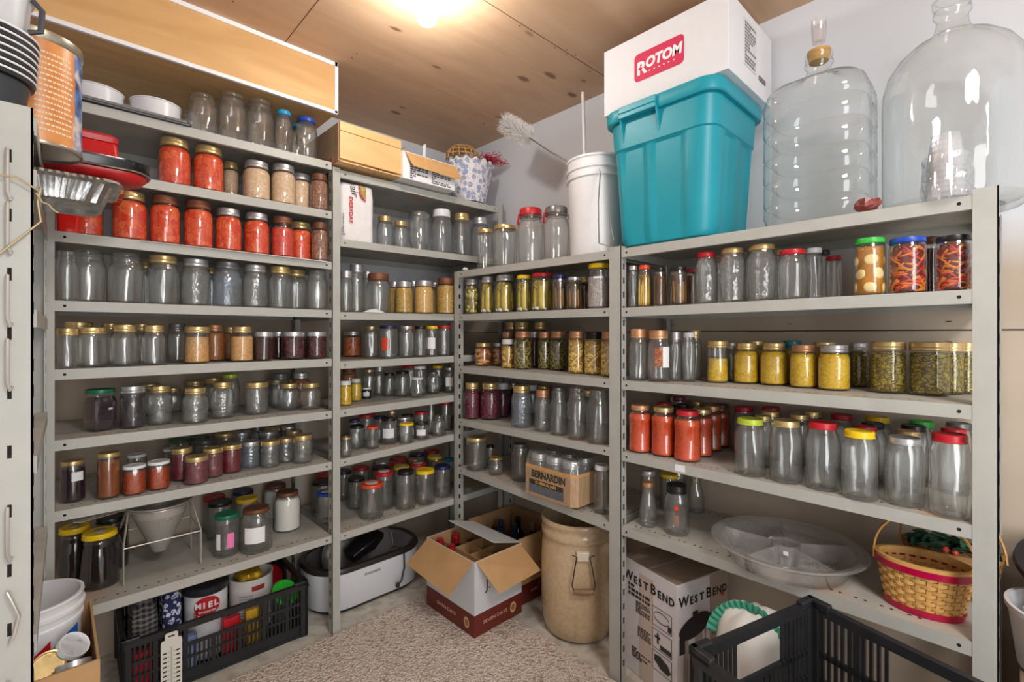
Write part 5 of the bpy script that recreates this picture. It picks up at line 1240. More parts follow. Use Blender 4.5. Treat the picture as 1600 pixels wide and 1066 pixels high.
for x, y, h, colr, lab in ((.226, 2.13, .15, (176, 30, 50), 'red packet low in the black crate beside plaid cloth'), (.505, 2.125, .16, (196, 30, 44), 'red packet in the black crate before the MIEL pail'), (.358, 2.118, .15, (120, 140, 180), 'pale blue carton in the black crate before the cloths'), (.585, 2.125, .165, (196, 150, 40), 'golden box in the black crate before the snack tin')):
    q = thing('food_packet', lab, 'packet', (x, y, .009), 0, 'packets in the black crate')
    part('pouch', MB().loft(crumple([rrect(.062, .026, .008, z, 3, per=3) for z in (0, .01, h*.5, h*.9, h)], .0012, int(x*100))), pm('packet %d' % int(x*1000), rgb(*colr), .4, noise=.25, nscale=30), q, ang=60)
    q.scale = (1.0, 1, 1)
rl = thing('plastic_cover', 'round red lid leaning in the crate behind the green lid', 'lid', (.712, 2.350, .172)); rl.rotation_euler = (math.radians(38), 0, math.radians(20))
part('cap', MB().lathe([(.056, 0), (.058, .004), (.056, .014), (.05, .018), (.001, .017)], 32), M_RED, rl)
gl_ = thing('plastic_cover', 'bright green plastic lid leaning at the end of the black crate', 'lid', (.712, 2.146, .176)); gl_.rotation_euler = (math.radians(42), math.radians(8), math.radians(10))
part('cap', MB().lathe([(.054, 0), (.056, .004), (.054, .012), (.048, .016), (.046, .012), (.001, .012)], 32), pm('lime plastic', rgb(60, 200, 60), .35), gl_)
part('rib', MB().box(-.044, -.003, .012, .044, .003, .016).box(-.003, -.044, .012, .003, .044, .016), pm('lime plastic', rgb(60, 200, 60), .35), gl_, smooth=False)
tg = thing('glass_tumbler', 'clear plastic tumbler standing in the crate below the green lid', 'tumbler', (.732, 2.262, .009))
part('body', MB().lathe([(.028, 0), (.036, .15), (.034, .15), (.026, .006)], 28, cap1=False), M_PLAST, tg)
# thermometer card hanging on the crate
th = thing('thermometer', 'white thermometer card with scale hanging on the front of the black crate', 'thermometer', (.303, 2.066, .02), math.radians(-1.5))
o = [(-.031, 0), (.031, 0), (.031, .168), (.028, .176), (.019, .178), (.019, .196), (.015, .201), (-.015, .201), (-.019, .196), (-.019, .178), (-.028, .176), (-.031, .168)]
part('card', MB().loft([[(x, 0, z) for x, z in o], [(x, -.003, z) for x, z in o]][::-1]), pm('ivory card', rgb(226, 224, 214), .5), th, smooth=False)
pr = MB().box(-.009, -.0036, .186, .009, -.003, .191)
for i in range(8):
    z = .02 + i*.016
    for sg in (-1, 1):
        pr.box(sg*.006, -.0036, z, sg*.012, -.003, z + .001); pr.box(sg*.014, -.0036, z - .002, sg*.025, -.003, z + .003)
part('scale_print', pr, M_INK, th, smooth=False)
part('glass_tube', MB().tube([(0, -.005, .015), (0, -.005, .15)], .0022, 8).ball((0, -.005, .014), .004, 10, 6), M_PLAST, th)

# ------------------------------------------------------------------ roaster
ro = thing('electric_roaster', 'white oblong electric roaster with dark rim under the flour bay', 'roaster', (1.125, 2.275, .002))
Lp = lambda w, d, z: rrect(w, d, min(w, d)*.44, z, 10)
part('body', MB().loft([Lp(.54, .315, .012), Lp(.56, .335, .02), Lp(.575, .345, .17), Lp(.575, .345, .182)], cap1=False), pm('white enamel', rgb(226, 228, 234), .25, noise=.01), ro, ang=50)
part('base', MB().loft([Lp(.53, .305, 0), Lp(.545, .32, .012)]), M_BLACK, ro)
part('rim', MB().loft([Lp(.578, .348, .184), Lp(.580, .350, .188), Lp(.566, .336, .204), Lp(.53, .30, .206), Lp(.52, .29, .198)], cap0=False, cap1=False), pm('dark brown rim', rgb(52, 46, 42), .35), ro, 'dark rim', ang=50)
part('liner', MB().loft([Lp(.528, .298, .202), Lp(.50, .27, .19), Lp(.47, .24, .06), Lp(.44, .21, .05)], cap0=False), pm('grey liner', rgb(150, 146, 146), .35, .5), ro, ang=50)
part('handle', MB().box(-.33, -.075, .135, -.288, .0, .150).box(-.33, -.08, .10, -.31, -.07, .15).box(-.33, -.01, .10, -.31, .005, .15), M_BLACK, ro, bevel=.004)
part('power_cord', MB().tube([(.10, -.13, .216), (.125, -.165, .216), (.135, -.182, .19), (.135, -.186, .12), (.12, -.186, .06), (.10, -.186, .045)], .0035, 8), M_BLACK, ro, 'black cord draped over the side')
part('plug', MB().lathe([(.009, -.006), (.010, .006)], 14).ball((0, 0, .006), .0095, 12, 8), M_BLACK, ro, 'black plug').location = (.096, -.188, .043)
text(ro, 'Automatic', .020, (-.03, -.1735, .150), (1, 0, 0), (0, 0, 1), pm('slate ink', rgb(90, 96, 110), .5), shear=.25)
lidr = thing('roaster_cover', 'grey metal roaster lid standing on edge inside the roaster', 'lid', (1.14, 2.335, .170)); lidr.rotation_euler = (math.radians(-70), 0, math.radians(3))
lidr.rotation_euler = (math.radians(78), 0, 0)
part('cover', MB().loft([rrect(.38, .19, .085, 0, 8), rrect(.37, .18, .08, .01, 8), rrect(.30, .13, .06, .025, 8)], cap0=False), pm('brushed grey metal', rgb(176, 172, 172), .35, .6), lidr, ang=50)
part('trim', MB().tube([(x, y, 0) for x, y, _ in rrect(.382, .192, .086, 0, 8)], .003, 6, closed=True), M_STEEL, lidr)
bd = thing('black_scoop', 'glossy black plastic scoop lying across the roaster', 'scoop', (1.115, 2.225, .212)); bd.rotation_euler = (math.radians(10), math.radians(-14), math.radians(14))
part('bowl', MB().loft([[(-.09, -.03, 0), (.03, -.045, 0), (.10, -.03, .01), (.10, .03, .01), (.03, .045, 0), (-.09, .03, 0)], [(-.095, -.036, .045), (.035, -.052, .06), (.105, -.034, .04), (.105, .034, .04), (.035, .052, .06), (-.095, .036, .045)], [(-.085, -.026, .05), (.03, -.04, .066), (.095, -.024, .045), (.095, .024, .045), (.03, .04, .066), (-.085, .026, .05)]]), pm('glossy black', rgb(24, 22, 24), .15), bd, bevel=.004)

# ------------------------------------------------------------------ wine cartons and bottles
M_WCART = pm('pale grey carton', rgb(206, 208, 212), .55, noise=.02)
M_MAROON = pm('maroon print', rgb(104, 36, 26), .5)
wx0, wx1, wy0, wy1, wh = 1.268, 1.545, 1.552, 1.905, .315
wc = thing('wine_carton', 'open wine carton, grey over maroon band, standing on the carpet corner', 'box', (wx0, wy0, .010))
W_, D_ = wx1 - wx0, wy1 - wy0
def shell(W, D, H, t, zb, m_out, m_in, m_low, parent):
    for nm, q in (('side_panel', (0, 0, t, D)), ('side_panel', (W - t, 0, W, D)), ('side_panel', (t, 0, W - t, t)), ('side_panel', (t, D - t, W - t, D))):
        x0, y0, x1, y1 = q; mb = MB()
        mb.box(x0, y0, zb, x1, y1, H, 0); mb.box(x0, y0, 0, x1, y1, zb, 2)
        ins = {0: 3}
        # inner face in bare board
        if x1 - x0 < y1 - y0:
            xi = x1 if x0 == 0 else x0; sg = 1 if x0 == 0 else -1
            mb.box(xi, y0 + t, .005, xi + sg*.0008, y1 - t, H - .0005, 1)
        else:
            yi = y1 if y0 == 0 else y0; sg = 1 if y0 == 0 else -1
            mb.box(x0, yi, .005, x1, yi + sg*.0008, H - .0005, 1)
        part(nm, mb, [m_out, m_in, m_low], parent, smooth=False)
    part('base_panel', MB().box(t, t, 0, W - t, D - t, .004), m_in, parent, smooth=False)
shell(W_, D_, wh, .004, .092, M_WCART, M_CARDIN, M_MAROON, wc)
part('flap', MB().slab([(.001, .01, wh - .001), (.001, D_ - .01, wh - .001), (-.105, D_ + .01, wh - .095), (-.105, .035, wh - .115)], (-.7, 0, -.7), -.003), M_CARD, wc, 'tan inner side of hanging flap', smooth=False)
part('flap', MB().slab([(W_ - .01, .001, wh - .001), (.01, .001, wh - .001), (.045, -.105, wh - .105), (W_ + .005, -.115, wh - .085)], (0, -.7, -.7), -.003), M_CARD, wc, 'tan inner side of hanging flap', smooth=False)
part('flap', MB().slab([(W_ - .001, .005, wh + .001), (W_ - .001, D_ - .005, wh + .001), (W_ - .165, D_ - .02, wh + .052), (W_ - .17, .0, wh + .052)], (.4, 0, .9), .003), M_WCART, wc, 'pale outer side of raised flap', smooth=False)
part('flap', MB().slab([(.01, D_ - .001, wh), (W_ - .01, D_ - .001, wh), (W_ - .03, D_ + .05, wh - .06), (.03, D_ + .05, wh - .06)], (0, .7, -.7), -.003), M_CARD, wc, smooth=False)
mb = MB()
for i in (1, 2): mb.box(W_*i/3 - .0015, .006, .008, W_*i/3 + .0015, D_ - .006, wh - .055 + .012*(i == 1))
for i in (1, 2, 3): mb.box(.006, D_*i/4 - .0015, .008, W_ - .006, D_*i/4 + .0015, wh - .05 - .010*(i == 2))
part('divider', mb, M_CARD, wc, smooth=False)
text(wc, 'SEVEN DAYS', .020, (-.0015, D_*.56, .048), (0, -1, 0), (0, 0, 1), pm('rose gold ink', rgb(214, 170, 150), .5), sx=1.25)
text(wc, 'SEVEN DAYS', .020, (W_*.42, -.0015, .048), (1, 0, 0), (0, 0, 1), pm('rose gold ink', rgb(214, 170, 150), .5), sx=1.25)
text(wc, 'J.', .06, (.075, -.0012, .20), (1, 0, 0), (0, 0, 1), M_INK)
pr = MB()
for c_, f_ in (((-.0010, .052, .046), 'x'), ((W_*.80, -.0010, .046), 'y')):
    pts = [(.018*cos(i*2*PI/24), .024*sin(i*2*PI/24)) for i in range(24)]
    for k_, s_ in ((0, 1), (1, .62)):
        e_ = .0003*(k_ + 1)
        P_ = [((c_[0] - e_, c_[1] - a*s_, c_[2] + b_*s_) if f_ == 'x' else (c_[0] + a*s_, c_[1] - e_, c_[2] + b_*s_)) for a, b_ in pts]
        pr.add(P_, [tuple(range(24))], k_)
part('medallion', pr, [pm('gold ink', rgb(206, 168, 120), .45), pm('dull gold ink', rgb(150, 104, 70), .5)], wc, smooth=False)
wb2 = thing('wine_carton', 'second open wine carton of dark bottles behind the stoneware crock', 'box', (1.560, 1.600, .001))
shell(.315, .36, .315, .004, .092, M_CARD, M_CARDIN, M_MAROON, wb2)
part('flap', MB().slab([(.305, -.001, .314), (.01, -.001, .314), (.02, -.03, .20), (.30, -.035, .20)], (0, -1, -.3), -.003), M_CARD, wb2, smooth=False)
text(wb2, 'SEVEN', .018, (.12, -.0015, .048), (1, 0, 0), (0, 0, 1), pm('rose gold ink', rgb(214, 170, 150), .5))
def wine(x, y, z, cap, gl, label, tilt=0):
    b = thing('wine_bottle', label, 'bottle', (x, y, z), 0, 'wine bottles in the cartons')
    part('bottle_body', MB().lathe([(.030, .004), (.036, 0), (.038, .01), (.038, .19), (.034, .21), (.018, .24), (.0145, .255), (.0145, .275)], 24), gl, b)
    part('cap', MB().lathe([(.0155, .258), (.0158, .272), (.0172, .274), (.0172, .288), (.0155, .290), (.0155, .302), (.001, .303)], 20), cap, b)
    return b
M_WINE = pm('dark wine glass', rgb(28, 22, 18), .08); M_GRN = pm('deep blue bottle glass', rgb(34, 44, 62), .08)
M_FOIL = pm('red foil', rgb(176, 26, 40), .3, .2)
rc_ = lambda i, k: (wx0 + W_*(i + .5)/3, wy0 + D_*(k + .5)/4)
for (i, k), lab in (((0, 3), 'red-capped wine bottle in the open carton corner nearest the roaster'), ((1, 3), 'red-capped wine bottle beneath the raised flap of the carton'), ((0, 2), 'red-capped wine bottle in the middle of the open carton')):
    x, y = rc_(i, k); wine(x + .0, y, .016, M_FOIL, M_WINE, lab)
for (dx, dy), cap, lab in (((.05, .21), pm('black foil', rgb(26, 24, 24), .3), 'black-capped wine bottle behind the raised white flap'), ((.13, .25), pm('navy foil', rgb(36, 44, 66), .3), 'blue-capped wine bottle at the back of the second carton'), ((.14, .16), M_GRN, 'blue glass wine bottle in the middle of the second carton'), ((.225, .22), pm('black foil', rgb(26, 24, 24), .3), 'silver-topped wine bottle beside the carton back wall'), ((.235, .12), pm('tan cap', rgb(150, 118, 80), .5), 'tan-capped wine bottle beside the stoneware crock')):
    wine(1.56 + dx, 1.60 + dy, .008, cap, M_GRN if 'blue' in lab else M_WINE, lab)
# bits behind the carton in the corner
ob = thing('tan_caddy', 'low tan plastic caddy with a ring handle in the room corner', 'caddy', (1.545, 2.16, .10))
part('body', MB().loft([rrect(.20, .12, .02, 0, 4), rrect(.22, .14, .02, .04, 4), rrect(.21, .13, .02, .042, 4)]), pm('tan plastic', rgb(170, 156, 132), .5), ob)
part('handle', MB().tube([(.06 + .035*cos(a), -.05, .05 + .035*sin(a)) for a in [i*2*PI/20 for i in range(20)]], .005, 8, closed=True), pm('tan plastic', rgb(170, 156, 132), .5), ob)
bx_ = thing('floor_box', 'low brown box carrying the tan caddy in the corner', 'box', (1.545, 2.16, .001))
part('box_body', MB().box(-.09, -.07, 0, .12, .10, .097), M_CARDIN, bx_, smooth=False)

# ------------------------------------------------------------------ stoneware crock
ck = thing('stoneware_crock', 'big tan stoneware crock with wire handle under the pail bay', 'crock', (1.668, 1.322, .002))
t = NT('tan stoneware'); v = t.coords(); n = t.new('ShaderNodeTexNoise', Scale=5.0, Detail=5.0); t.link(v, n.inputs['Vector']); n2 = t.new('ShaderNodeTexNoise', Scale=60.0, Detail=3.0); t.link(v, n2.inputs['Vector'])
c_ = t.mix(.35, t.ramp(n.outputs[0], [(.3, C3(190, 164, 128)), (.7, C3(208, 184, 152))]), t.ramp(n2.outputs[0], [(.35, C3(182, 154, 116)), (.65, C3(214, 192, 160))]))
t.link(c_, t.b.inputs['Base Color']); t.b.inputs['Roughness'].default_value = .22; t.b.inputs['Coat Weight'].default_value = .3
part('body', MB().lathe([(.130, 0), (.146, .012), (.158, .06), (.163, .16), (.163, .30), (.158, .385), (.153, .405), (.156, .410), (.162, .420), (.162, .440), (.157, .446), (.158, .462), (.164, .470), (.164, .484), (.157, .490), (.149, .484), (.146, .45), (.148, .10), (.12, .02), (.001, .018)], 56), t.m, ck, ang=60)
ha = math.atan2(1.0 - 1.322, 1.33 - 1.668) + .02
hx, hy = cos(ha), sin(ha); px_, py_ = -hy, hx
HP = lambda r, s, z: (hx*r + px_*s, hy*r + py_*s, z)
part('lug', MB().loft([[HP(.158, s, z) for s, z in ((-.028, .352), (.028, .352), (.030, .398), (-.030, .398))], [HP(.176, s, z) for s, z in ((-.024, .358), (.024, .358), (.024, .394), (-.024, .394))]]), pm('cream glaze', rgb(226, 214, 194), .2), ck, 'cream ceramic lug', bevel=.004)
part('wire_bail', MB().tube([HP(.176, -.045, .385), HP(.180, -.026, .378), HP(.184, -.034, .34), HP(.190, -.046, .27), HP(.188, -.038, .245)], .0026, 8).tube([HP(.176, .045, .385), HP(.180, .026, .378), HP(.184, .034, .34), HP(.190, .046, .27), HP(.188, .038, .245)], .0026, 8), pm('rusty wire', rgb(74, 58, 48), .6, .4), ck)
part('grip', MB().tube([HP(.188, -.040, .245), HP(.189, -.02, .243), HP(.189, .02, .243), HP(.188, .040, .245)], [.010, .012, .012, .010], 12), pm('wooden grip', rgb(136, 106, 78), .6, noise=.15), ck, 'turned wooden grip')

# ------------------------------------------------------------------ shrink-wrapped flat of jars
flx, fly = 1.470, 1.328; zf = zr(shz(SH['P5'], 1.25)) + .014
ft = thing('jar_carton', 'printed brown tray reading BERNARDIN around six jars on the fifth pail bay shelf', 'box', (flx, fly, zf), math.radians(-1))
o = [(0, -.125), (.022, -.148), (.168, -.148), (.19, -.125), (.19, .125), (.168, .142), (.022, .142), (0, .125)]
mb = MB().loft([[(x, y, 0) for x, y in o], [(x, y, .128) for x, y in o]], cap0=True, cap1=False)
i_ = [(x*.972 + .003, y*.976, z) for x, y in o for z in (0,)]
mb.loft([[(x, y, .128) for x, y in o], [(x, y, .128) for x, y, z in i_], [(x, y, .003) for x, y, z in i_]], cap0=False, cap1=True)
M_TRAY = pm('printed kraft board', rgb(206, 158, 98), .7, noise=.05)
part('tray', mb, M_TRAY, ft, smooth=False)
M_NAVY = pm('navy ink', rgb(62, 74, 96), .6)
text(ft, 'BERNARDIN', .040, (-.0012, -.005, .092), (0, -1, 0), (0, 0, 1), pm('dark olive ink', rgb(60, 54, 36), .6), bold=.0014, sx=.86)
part('navy_panel', MB().box(-.0008, -.09, .012, 0, .105, .066), M_NAVY, ft, smooth=False)
part('olive_panel', MB().box(-.0012, -.085, .048, -.0008, .10, .068), pm('dark olive ink', rgb(60, 54, 36), .6), ft, smooth=False)
text(ft, '12 MASON JARS', .017, (-.0022, .008, .058), (0, -1, 0), (0, 0, 1), M_TRAY, bold=.0005)
text(ft, '12 x 500 ml', .016, (.0108, -.1385, .060), (0, 0, 1), (.69, -.72, 0), pm('dark olive ink', rgb(60, 54, 36), .6)) if False else None
lp = [[(x*1.01 - .001, y*1.012, .002) for x, y in o], [(x*1.008 - .001, y*1.01, .10) for x, y in o], [(x*.98 + .002, y*.985, .140) for x, y in o], [(x*.90 + .010, y*.95, .172) for x, y in o], [(x*.86 + .014, y*.93, .179) for x, y in o]]
part('plastic_wrap', MB().loft(lp, cap0=False), M_WRAP, ft, 'shrink wrap')
for r_ in range(2):
    for q in range(3):
        lab = 'silver-lidded mason jar in the BERNARDIN tray, %s of the %s row' % (('corner end', 'middle', 'post end')[q], ('front', 'rear')[r_])
        jj = thing('mason_jar', lab, 'jar', (flx + .052 + r_*.088, fly + .09 - q*.088, zf + .004), 0, 'jars in the shrink-wrapped tray')
        R0, H0 = STY['w'][:2]; jj.scale = (.0405/R0, .0405/R0, .165/H0)
        put('jar_body', jar_glass('w', False, M_GLASSB, 0), jj); put('lid', jar_lid('w', 'silver'), jj)

# ------------------------------------------------------------------ coffee urn carton
ua = math.atan2(.968, .25) - PI/2
ub = thing('urn_carton', 'white WEST BEND carton with coffee urn picture under the tote bay', 'box', (1.532, .790, .002), ua)
UH, UW, UL = .418, .262, .27     # x = right face, y = left face
M_UB = pm('white carton print', rgb(226, 222, 226), .55, noise=.015)
part('box_body', MB().box(0, 0, 0, UW, UL, UH), M_UB, ub, smooth=False, bevel=.0015)
part('top_flap', MB().box(.003, .004, UH, UW - .003, UL*.49, UH + .002).box(.003, UL*.51, UH, UW - .003, UL - .004, UH + .002), pm('grey brown board', rgb(158, 138, 122), .8, noise=.08), ub, smooth=False)
part('tan_panel', MB().box(.165, -.0008, .002, UW - .002, 0, UH - .002), pm('taupe print', rgb(172, 150, 134), .6), ub, smooth=False)
part('tan_panel', MB().box(-.0008, UL*.40, .002, 0, UL*.66, UH - .03), pm('pale taupe print', rgb(206, 190, 178), .6), ub, smooth=False)
def wb_text(place, x, up, zc):
    pos = 0
    for chh, s_, w_, dz in (('W', .050, .050, 0), ('E', .038, .024, -.004), ('S', .038, .023, -.004), ('T', .038, .034, -.004), ('B', .050, .035, 0), ('E', .038, .023, -.004), ('N', .038, .029, -.004), ('D', .038, .028, -.004)):
        text(ub, chh, s_, place(pos + w_/2, zc + dz), x, up, M_INK, bold=.0010, sx=.92); pos += w_
wb_text(lambda c_, z: (-.0016, UL - .010 - c_*1.02, z), (0, -1, 0), (0, 0, 1), UH - .062)
wb_text(lambda c_, z: (.006 + c_*1.02, -.0016, z), (1, 0, 0), (0, 0, 1), UH - .062)
mb = MB()
mb.box(.03, -.0018, .0, .145, -.001, .235, 1); mb.box(.055, -.0022, 0, .085, -.0018, .235, 2); mb.box(.125, -.0022, 0, .135, -.0018, .235, 0)
mb.add([(.085 + .078*cos(i*2*PI/28), -.0028, .265 + .034*sin(i*2*PI/28) + .012*cos(i*2*PI/28)) for i in range(28)], [tuple(range(28))], 3)
mb.add([(.085 + .074*cos(i*2*PI/28), -.0024, .252 + .030*sin(i*2*PI/28) + .010*cos(i*2*PI/28)) for i in range(28)], [tuple(range(28))], 3)
mb.box(.010, -.003, .180, .036, -.002, .235, 3); mb.box(.155, -.003, .225, .168, -.002, .285, 3); mb.box(.075, -.0034, .295, .1, -.0026, .312, 3)
part('urn_picture', mb, [pm('light silver print', rgb(206, 204, 206), .5), pm('silver print', rgb(166, 154, 146), .5), pm('mid silver print', rgb(212, 206, 202), .5), pm('dark print', rgb(36, 28, 28), .5)], ub, smooth=False)
part('red_dot', MB().add([(.232 + .008*cos(i*2*PI/16), -.0014, .335 + .008*sin(i*2*PI/16)) for i in range(16)], [tuple(range(16))]), M_RED, ub, smooth=False)
mb = MB()
for k, z in enumerate((.235, .155, .078)):
    y0, y1 = .022, .112
    for q in ((y0, z, y1, z + .0012), (y0, z + .066, y1, z + .0672), (y0, z, y0 + .0012, z + .067), (y1 - .0012, z, y1, z + .067)): mb.box(-.0014, q[0], q[1], -.0006, q[2], q[3])
    if k == 0:
        pts = [(.07 + .036*cos(i*2*PI/24), z + .036 + .018*sin(i*2*PI/24)) for i in range(25)]
        for (a, b_), (c2_, d2_) in zip(pts, pts[1:]): mb.slab([(-.0014, a, b_), (-.0014, c2_, d2_), (-.0014, c2_, d2_ + .0025), (-.0014, a, b_ + .0025)], (1, 0, 0), .0006)
        mb.box(-.0014, .026, z + .006, -.0006, .040, z + .026)
    elif k == 1:
        mb.box(-.0014, .026, z + .006, -.0006, .075, z + .022); mb.box(-.0014, .082, z + .02, -.0006, .090, z + .058); mb.box(-.0014, .076, z + .038, -.0006, .1, z + .046)
    else:
        mb.add([(-.0014, .066 + .036*cos(i*2*PI/14)*(1 + .15*(i % 2)), z + .034 + .020*sin(i*2*PI/14)*(1 + .15*(i % 2)) + .01*cos(i*2*PI/14)) for i in range(14)], [tuple(range(14))[::-1]])
rnd = random.Random(14)
fy = lambda m, a, b_, z0, z1, mi: m.box(-.0014, .235 - b_, z0, -.0006, .235 - a, z1)
sheet_rows(mb, .0, .11, .285, .335, 3, fy, rnd); sheet_rows(mb, .04, .11, .235, .28, 7, fy, rnd); sheet_rows(mb, .05, .115, .15, .19, 5, fy, rnd); sheet_rows(mb, .02, .115, .06, .1, 5, fy, rnd)
part('print', mb, pm('soft black ink', rgb(52, 48, 50), .6), ub, smooth=False)
mb = MB(); fy2 = lambda m, a, b_, z0, z1, mi: m.box(a, -.0014, z0, b_, -.0006, z1)
sheet_rows(mb, .178, .245, .20, .25, 4, fy2, rnd); sheet_rows(mb, .178, .245, .14, .175, 3, fy2, rnd)
part('print', mb, pm('taupe ink', rgb(110, 90, 80), .6), ub, smooth=False)

# ------------------------------------------------------------------ serving tray
z5 = zr(shz(SH['T5'], .49)) + .002
pt = thing('serving_tray', 'round clear plastic sectioned serving tray overhanging the lowest tote bay shelf', 'tray', (1.612, .480, z5))
part('dish', MB().lathe([(.150, 0), (.158, .003), (.178, .050), (.186, .056), (.198, .060), (.198, .064), (.182, .062), (.174, .052), (.154, .008), (.001, .007)], 64), M_PLAST, pt, ang=50)
mb = MB()
mb.lathe([(.036, .006), (.040, .062), (.037, .062), (.033, .008)], 32, cap0=False, cap1=False)
for k in range(5):
    a = k*2*PI/5 + .35; ca, sa = cos(a), sin(a); q = .0022
    mb.hexa([(.036*ca - q*sa, .036*sa + q*ca, .006), (.036*ca + q*sa, .036*sa - q*ca, .006), (.154*ca + q*sa, .154*sa - q*ca, .006), (.154*ca - q*sa, .154*sa + q*ca, .006),
             (.040*ca - q*sa, .040*sa + q*ca, .060), (.040*ca + q*sa, .040*sa - q*ca, .060), (.180*ca + q*sa, .180*sa - q*ca, .060), (.180*ca - q*sa, .180*sa + q*ca, .060)])
    for i in range(11):
        r_ = .055 + i*.0088
        for sg in (0,):
            b0, b1 = a + .14, a + 2*PI/5 - .14
            mb.tube([(r_*cos(b0 + (b1 - b0)*j/6), r_*sin(b0 + (b1 - b0)*j/6), .0085) for j in range(7)], .0014, 4)
part('divider', mb, M_PLAST, pt, ang=50)
part('rib_ring', MB().lathe([(.1985, .058), (.204, .058), (.210, .063), (.204, .066), (.1985, .064)], 64, cap0=False, cap1=False), M_PLAST, pt)
part('price_sticker', MB().box(-.0415, -.02, .038, -.041, -.006, .05), M_PAPER, pt, smooth=False)

# ------------------------------------------------------------------ gift baskets
M_SPLINT = pm('woven splint', rgb(214, 166, 96), .55, noise=.12, nscale=30)
def gift_basket(name, label, loc, rz, ry_, W, D, H, ribbon, handle_lean=0, mats=M_SPLINT):
    b = thing(name, label, 'basket', loc, rz)
    n = 26; rows_ = 9; mb = MB()
    def pt_(a, z, e=0):
        s = .74 + .26*(z/H)**.8
        return Vector(((W/2*s + e)*cos(a), (D/2*s + e)*sin(a), z))
    for r_ in range(rows_):                     # weavers going round, in and out of the stakes
        z0 = H*(.10 + .72*r_/rows_); z1 = z0 + H*.72/rows_*.86; vs = []
        N = n*4
        for i in range(N):
            a = 2*PI*i/N; e = .0032*cos(n*a/2 + PI*r_) + .003
            p, q = pt_(a, z0, e), pt_(a, z1, e); p2, q2 = pt_(a, z0, e - .0022), pt_(a, z1, e - .0022); vs += [p, q, q2, p2]
        fs = []
        for i in range(N):
            j = (i + 1) % N
            for k in range(4): fs.append((i*4 + k, j*4 + k, j*4 + (k+1) % 4, i*4 + (k+1) % 4))
        mb.add(vs, fs)
    for i in range(n):                          # stakes
        a = 2*PI*i/n; u = Vector((-sin(a), cos(a), 0))*.0045
        mb.hexa([pt_(a, 0.002, .0015) - u, pt_(a, 0.002, .0015) + u, pt_(a, 0.002, .0035) + u, pt_(a, 0.002, .0035) - u, pt_(a, H*.9, .0015) - u, pt_(a, H*.9, .0015) + u, pt_(a, H*.9, .0035) + u, pt_(a, H*.9, .0035) - u])
    part('weave', mb, mats, b, ang=40)
    def band(z0, z1, e0, e1, mat, nm, lab=None):
        lp = [[tuple(pt_(2*PI*i/48, z, e)) for i in range(48)] for z, e in ((z0, e0), (z0, e1), (z1, e1), (z1, e0), (z0, e0))]
        part(nm, MB().loft(lp, cap0=False, cap1=False), mat, b, lab, ang=40)
    band(H*.86, H, -.003, .006, mats, 'rim')
    if ribbon:
        band(H*.80, H*.93, .006, .0085, ribbon, 'ribbon', 'red satin ribbon'); band(.0, H*.13, .005, .0085, ribbon, 'ribbon', 'red satin ribbon')
    part('base', MB().loft([[tuple(pt_(2*PI*i/40, .001, 0)) for i in range(40)], [tuple(pt_(2*PI*i/40, .006, 0)) for i in range(40)]]), mats, b)
    hb = MB(); vs = []; N = 24
    for i in range(N + 1):
        a = PI*i/N; x = W/2*1.06*cos(a); z = H*.82 + (H*1.02)*sin(a)**.8; y = handle_lean*sin(a)
        for dy, dn in ((-.009, 0), (.009, 0), (.009, .004), (-.009, .004)): vs.append((x + dn*cos(a), y + dy, z + dn*sin(a)))
    hb.add(vs, [(i*4 + k, (i+1)*4 + k, (i+1)*4 + (k+1) % 4, i*4 + (k+1) % 4) for i in range(N) for k in range(4)] + [(3, 2, 1, 0), tuple(N*4 + k for k in range(4))])
    part('handle', hb, pm('bent wood handle', rgb(216, 160, 84), .5, noise=.08, nscale=20), b, ang=50)
    return b
M_RIB = pm('crimson satin', rgb(178, 10, 62), .3, noise=.08)
gift_basket('gift_basket', 'oval splint basket with red ribbons and hoop handle beside the end post', (1.592, .158, z5 - .002 + .002), math.radians(-84), 0, .185, .125, .128, M_RIB, -.01)
g2 = gift_basket('gift_basket', 'brown basket with green leaf garland behind the red-ribboned basket', (1.765, .118, z5), math.radians(-80), 0, .20, .14, .12, None, .10, pm('brown splint', rgb(150, 108, 66), .6, noise=.15, nscale=30))
lfm = MB(); r = random.Random(31)
for i in range(60):
    c_ = Vector((r.uniform(-.085, .085), r.gauss(-.045, .018), .125 + abs(r.gauss(0, .016)))); M = Matrix.Rotation(r.uniform(0, 6.28), 3, 'Z') @ Matrix.Rotation(r.uniform(-.9, .9), 3, 'X') @ Matrix.Rotation(r.uniform(-.6, .6), 3, 'Y')
    q = [(-.022, 0, 0), (-.008, .011, .004), (.012, .010, .003), (.024, 0, -.004), (.012, -.010, .003), (-.008, -.011, .004)]
    lfm.add([c_ + M @ Vector(p) for p in q], [(0, 1, 2, 3), (0, 3, 4, 5)])
pg = part('leaf_garland', lfm, pm('dark green cloth leaf', rgb(44, 82, 62), .6, noise=.2), g2, smooth=False); pg['kind'] = 'stuff'
part('berry', MB().ball((-.02, -.07, .13), .010, 10, 8).ball((0, -.074, .127), .008, 10, 8), pm('berry red', rgb(176, 60, 40), .4), g2)

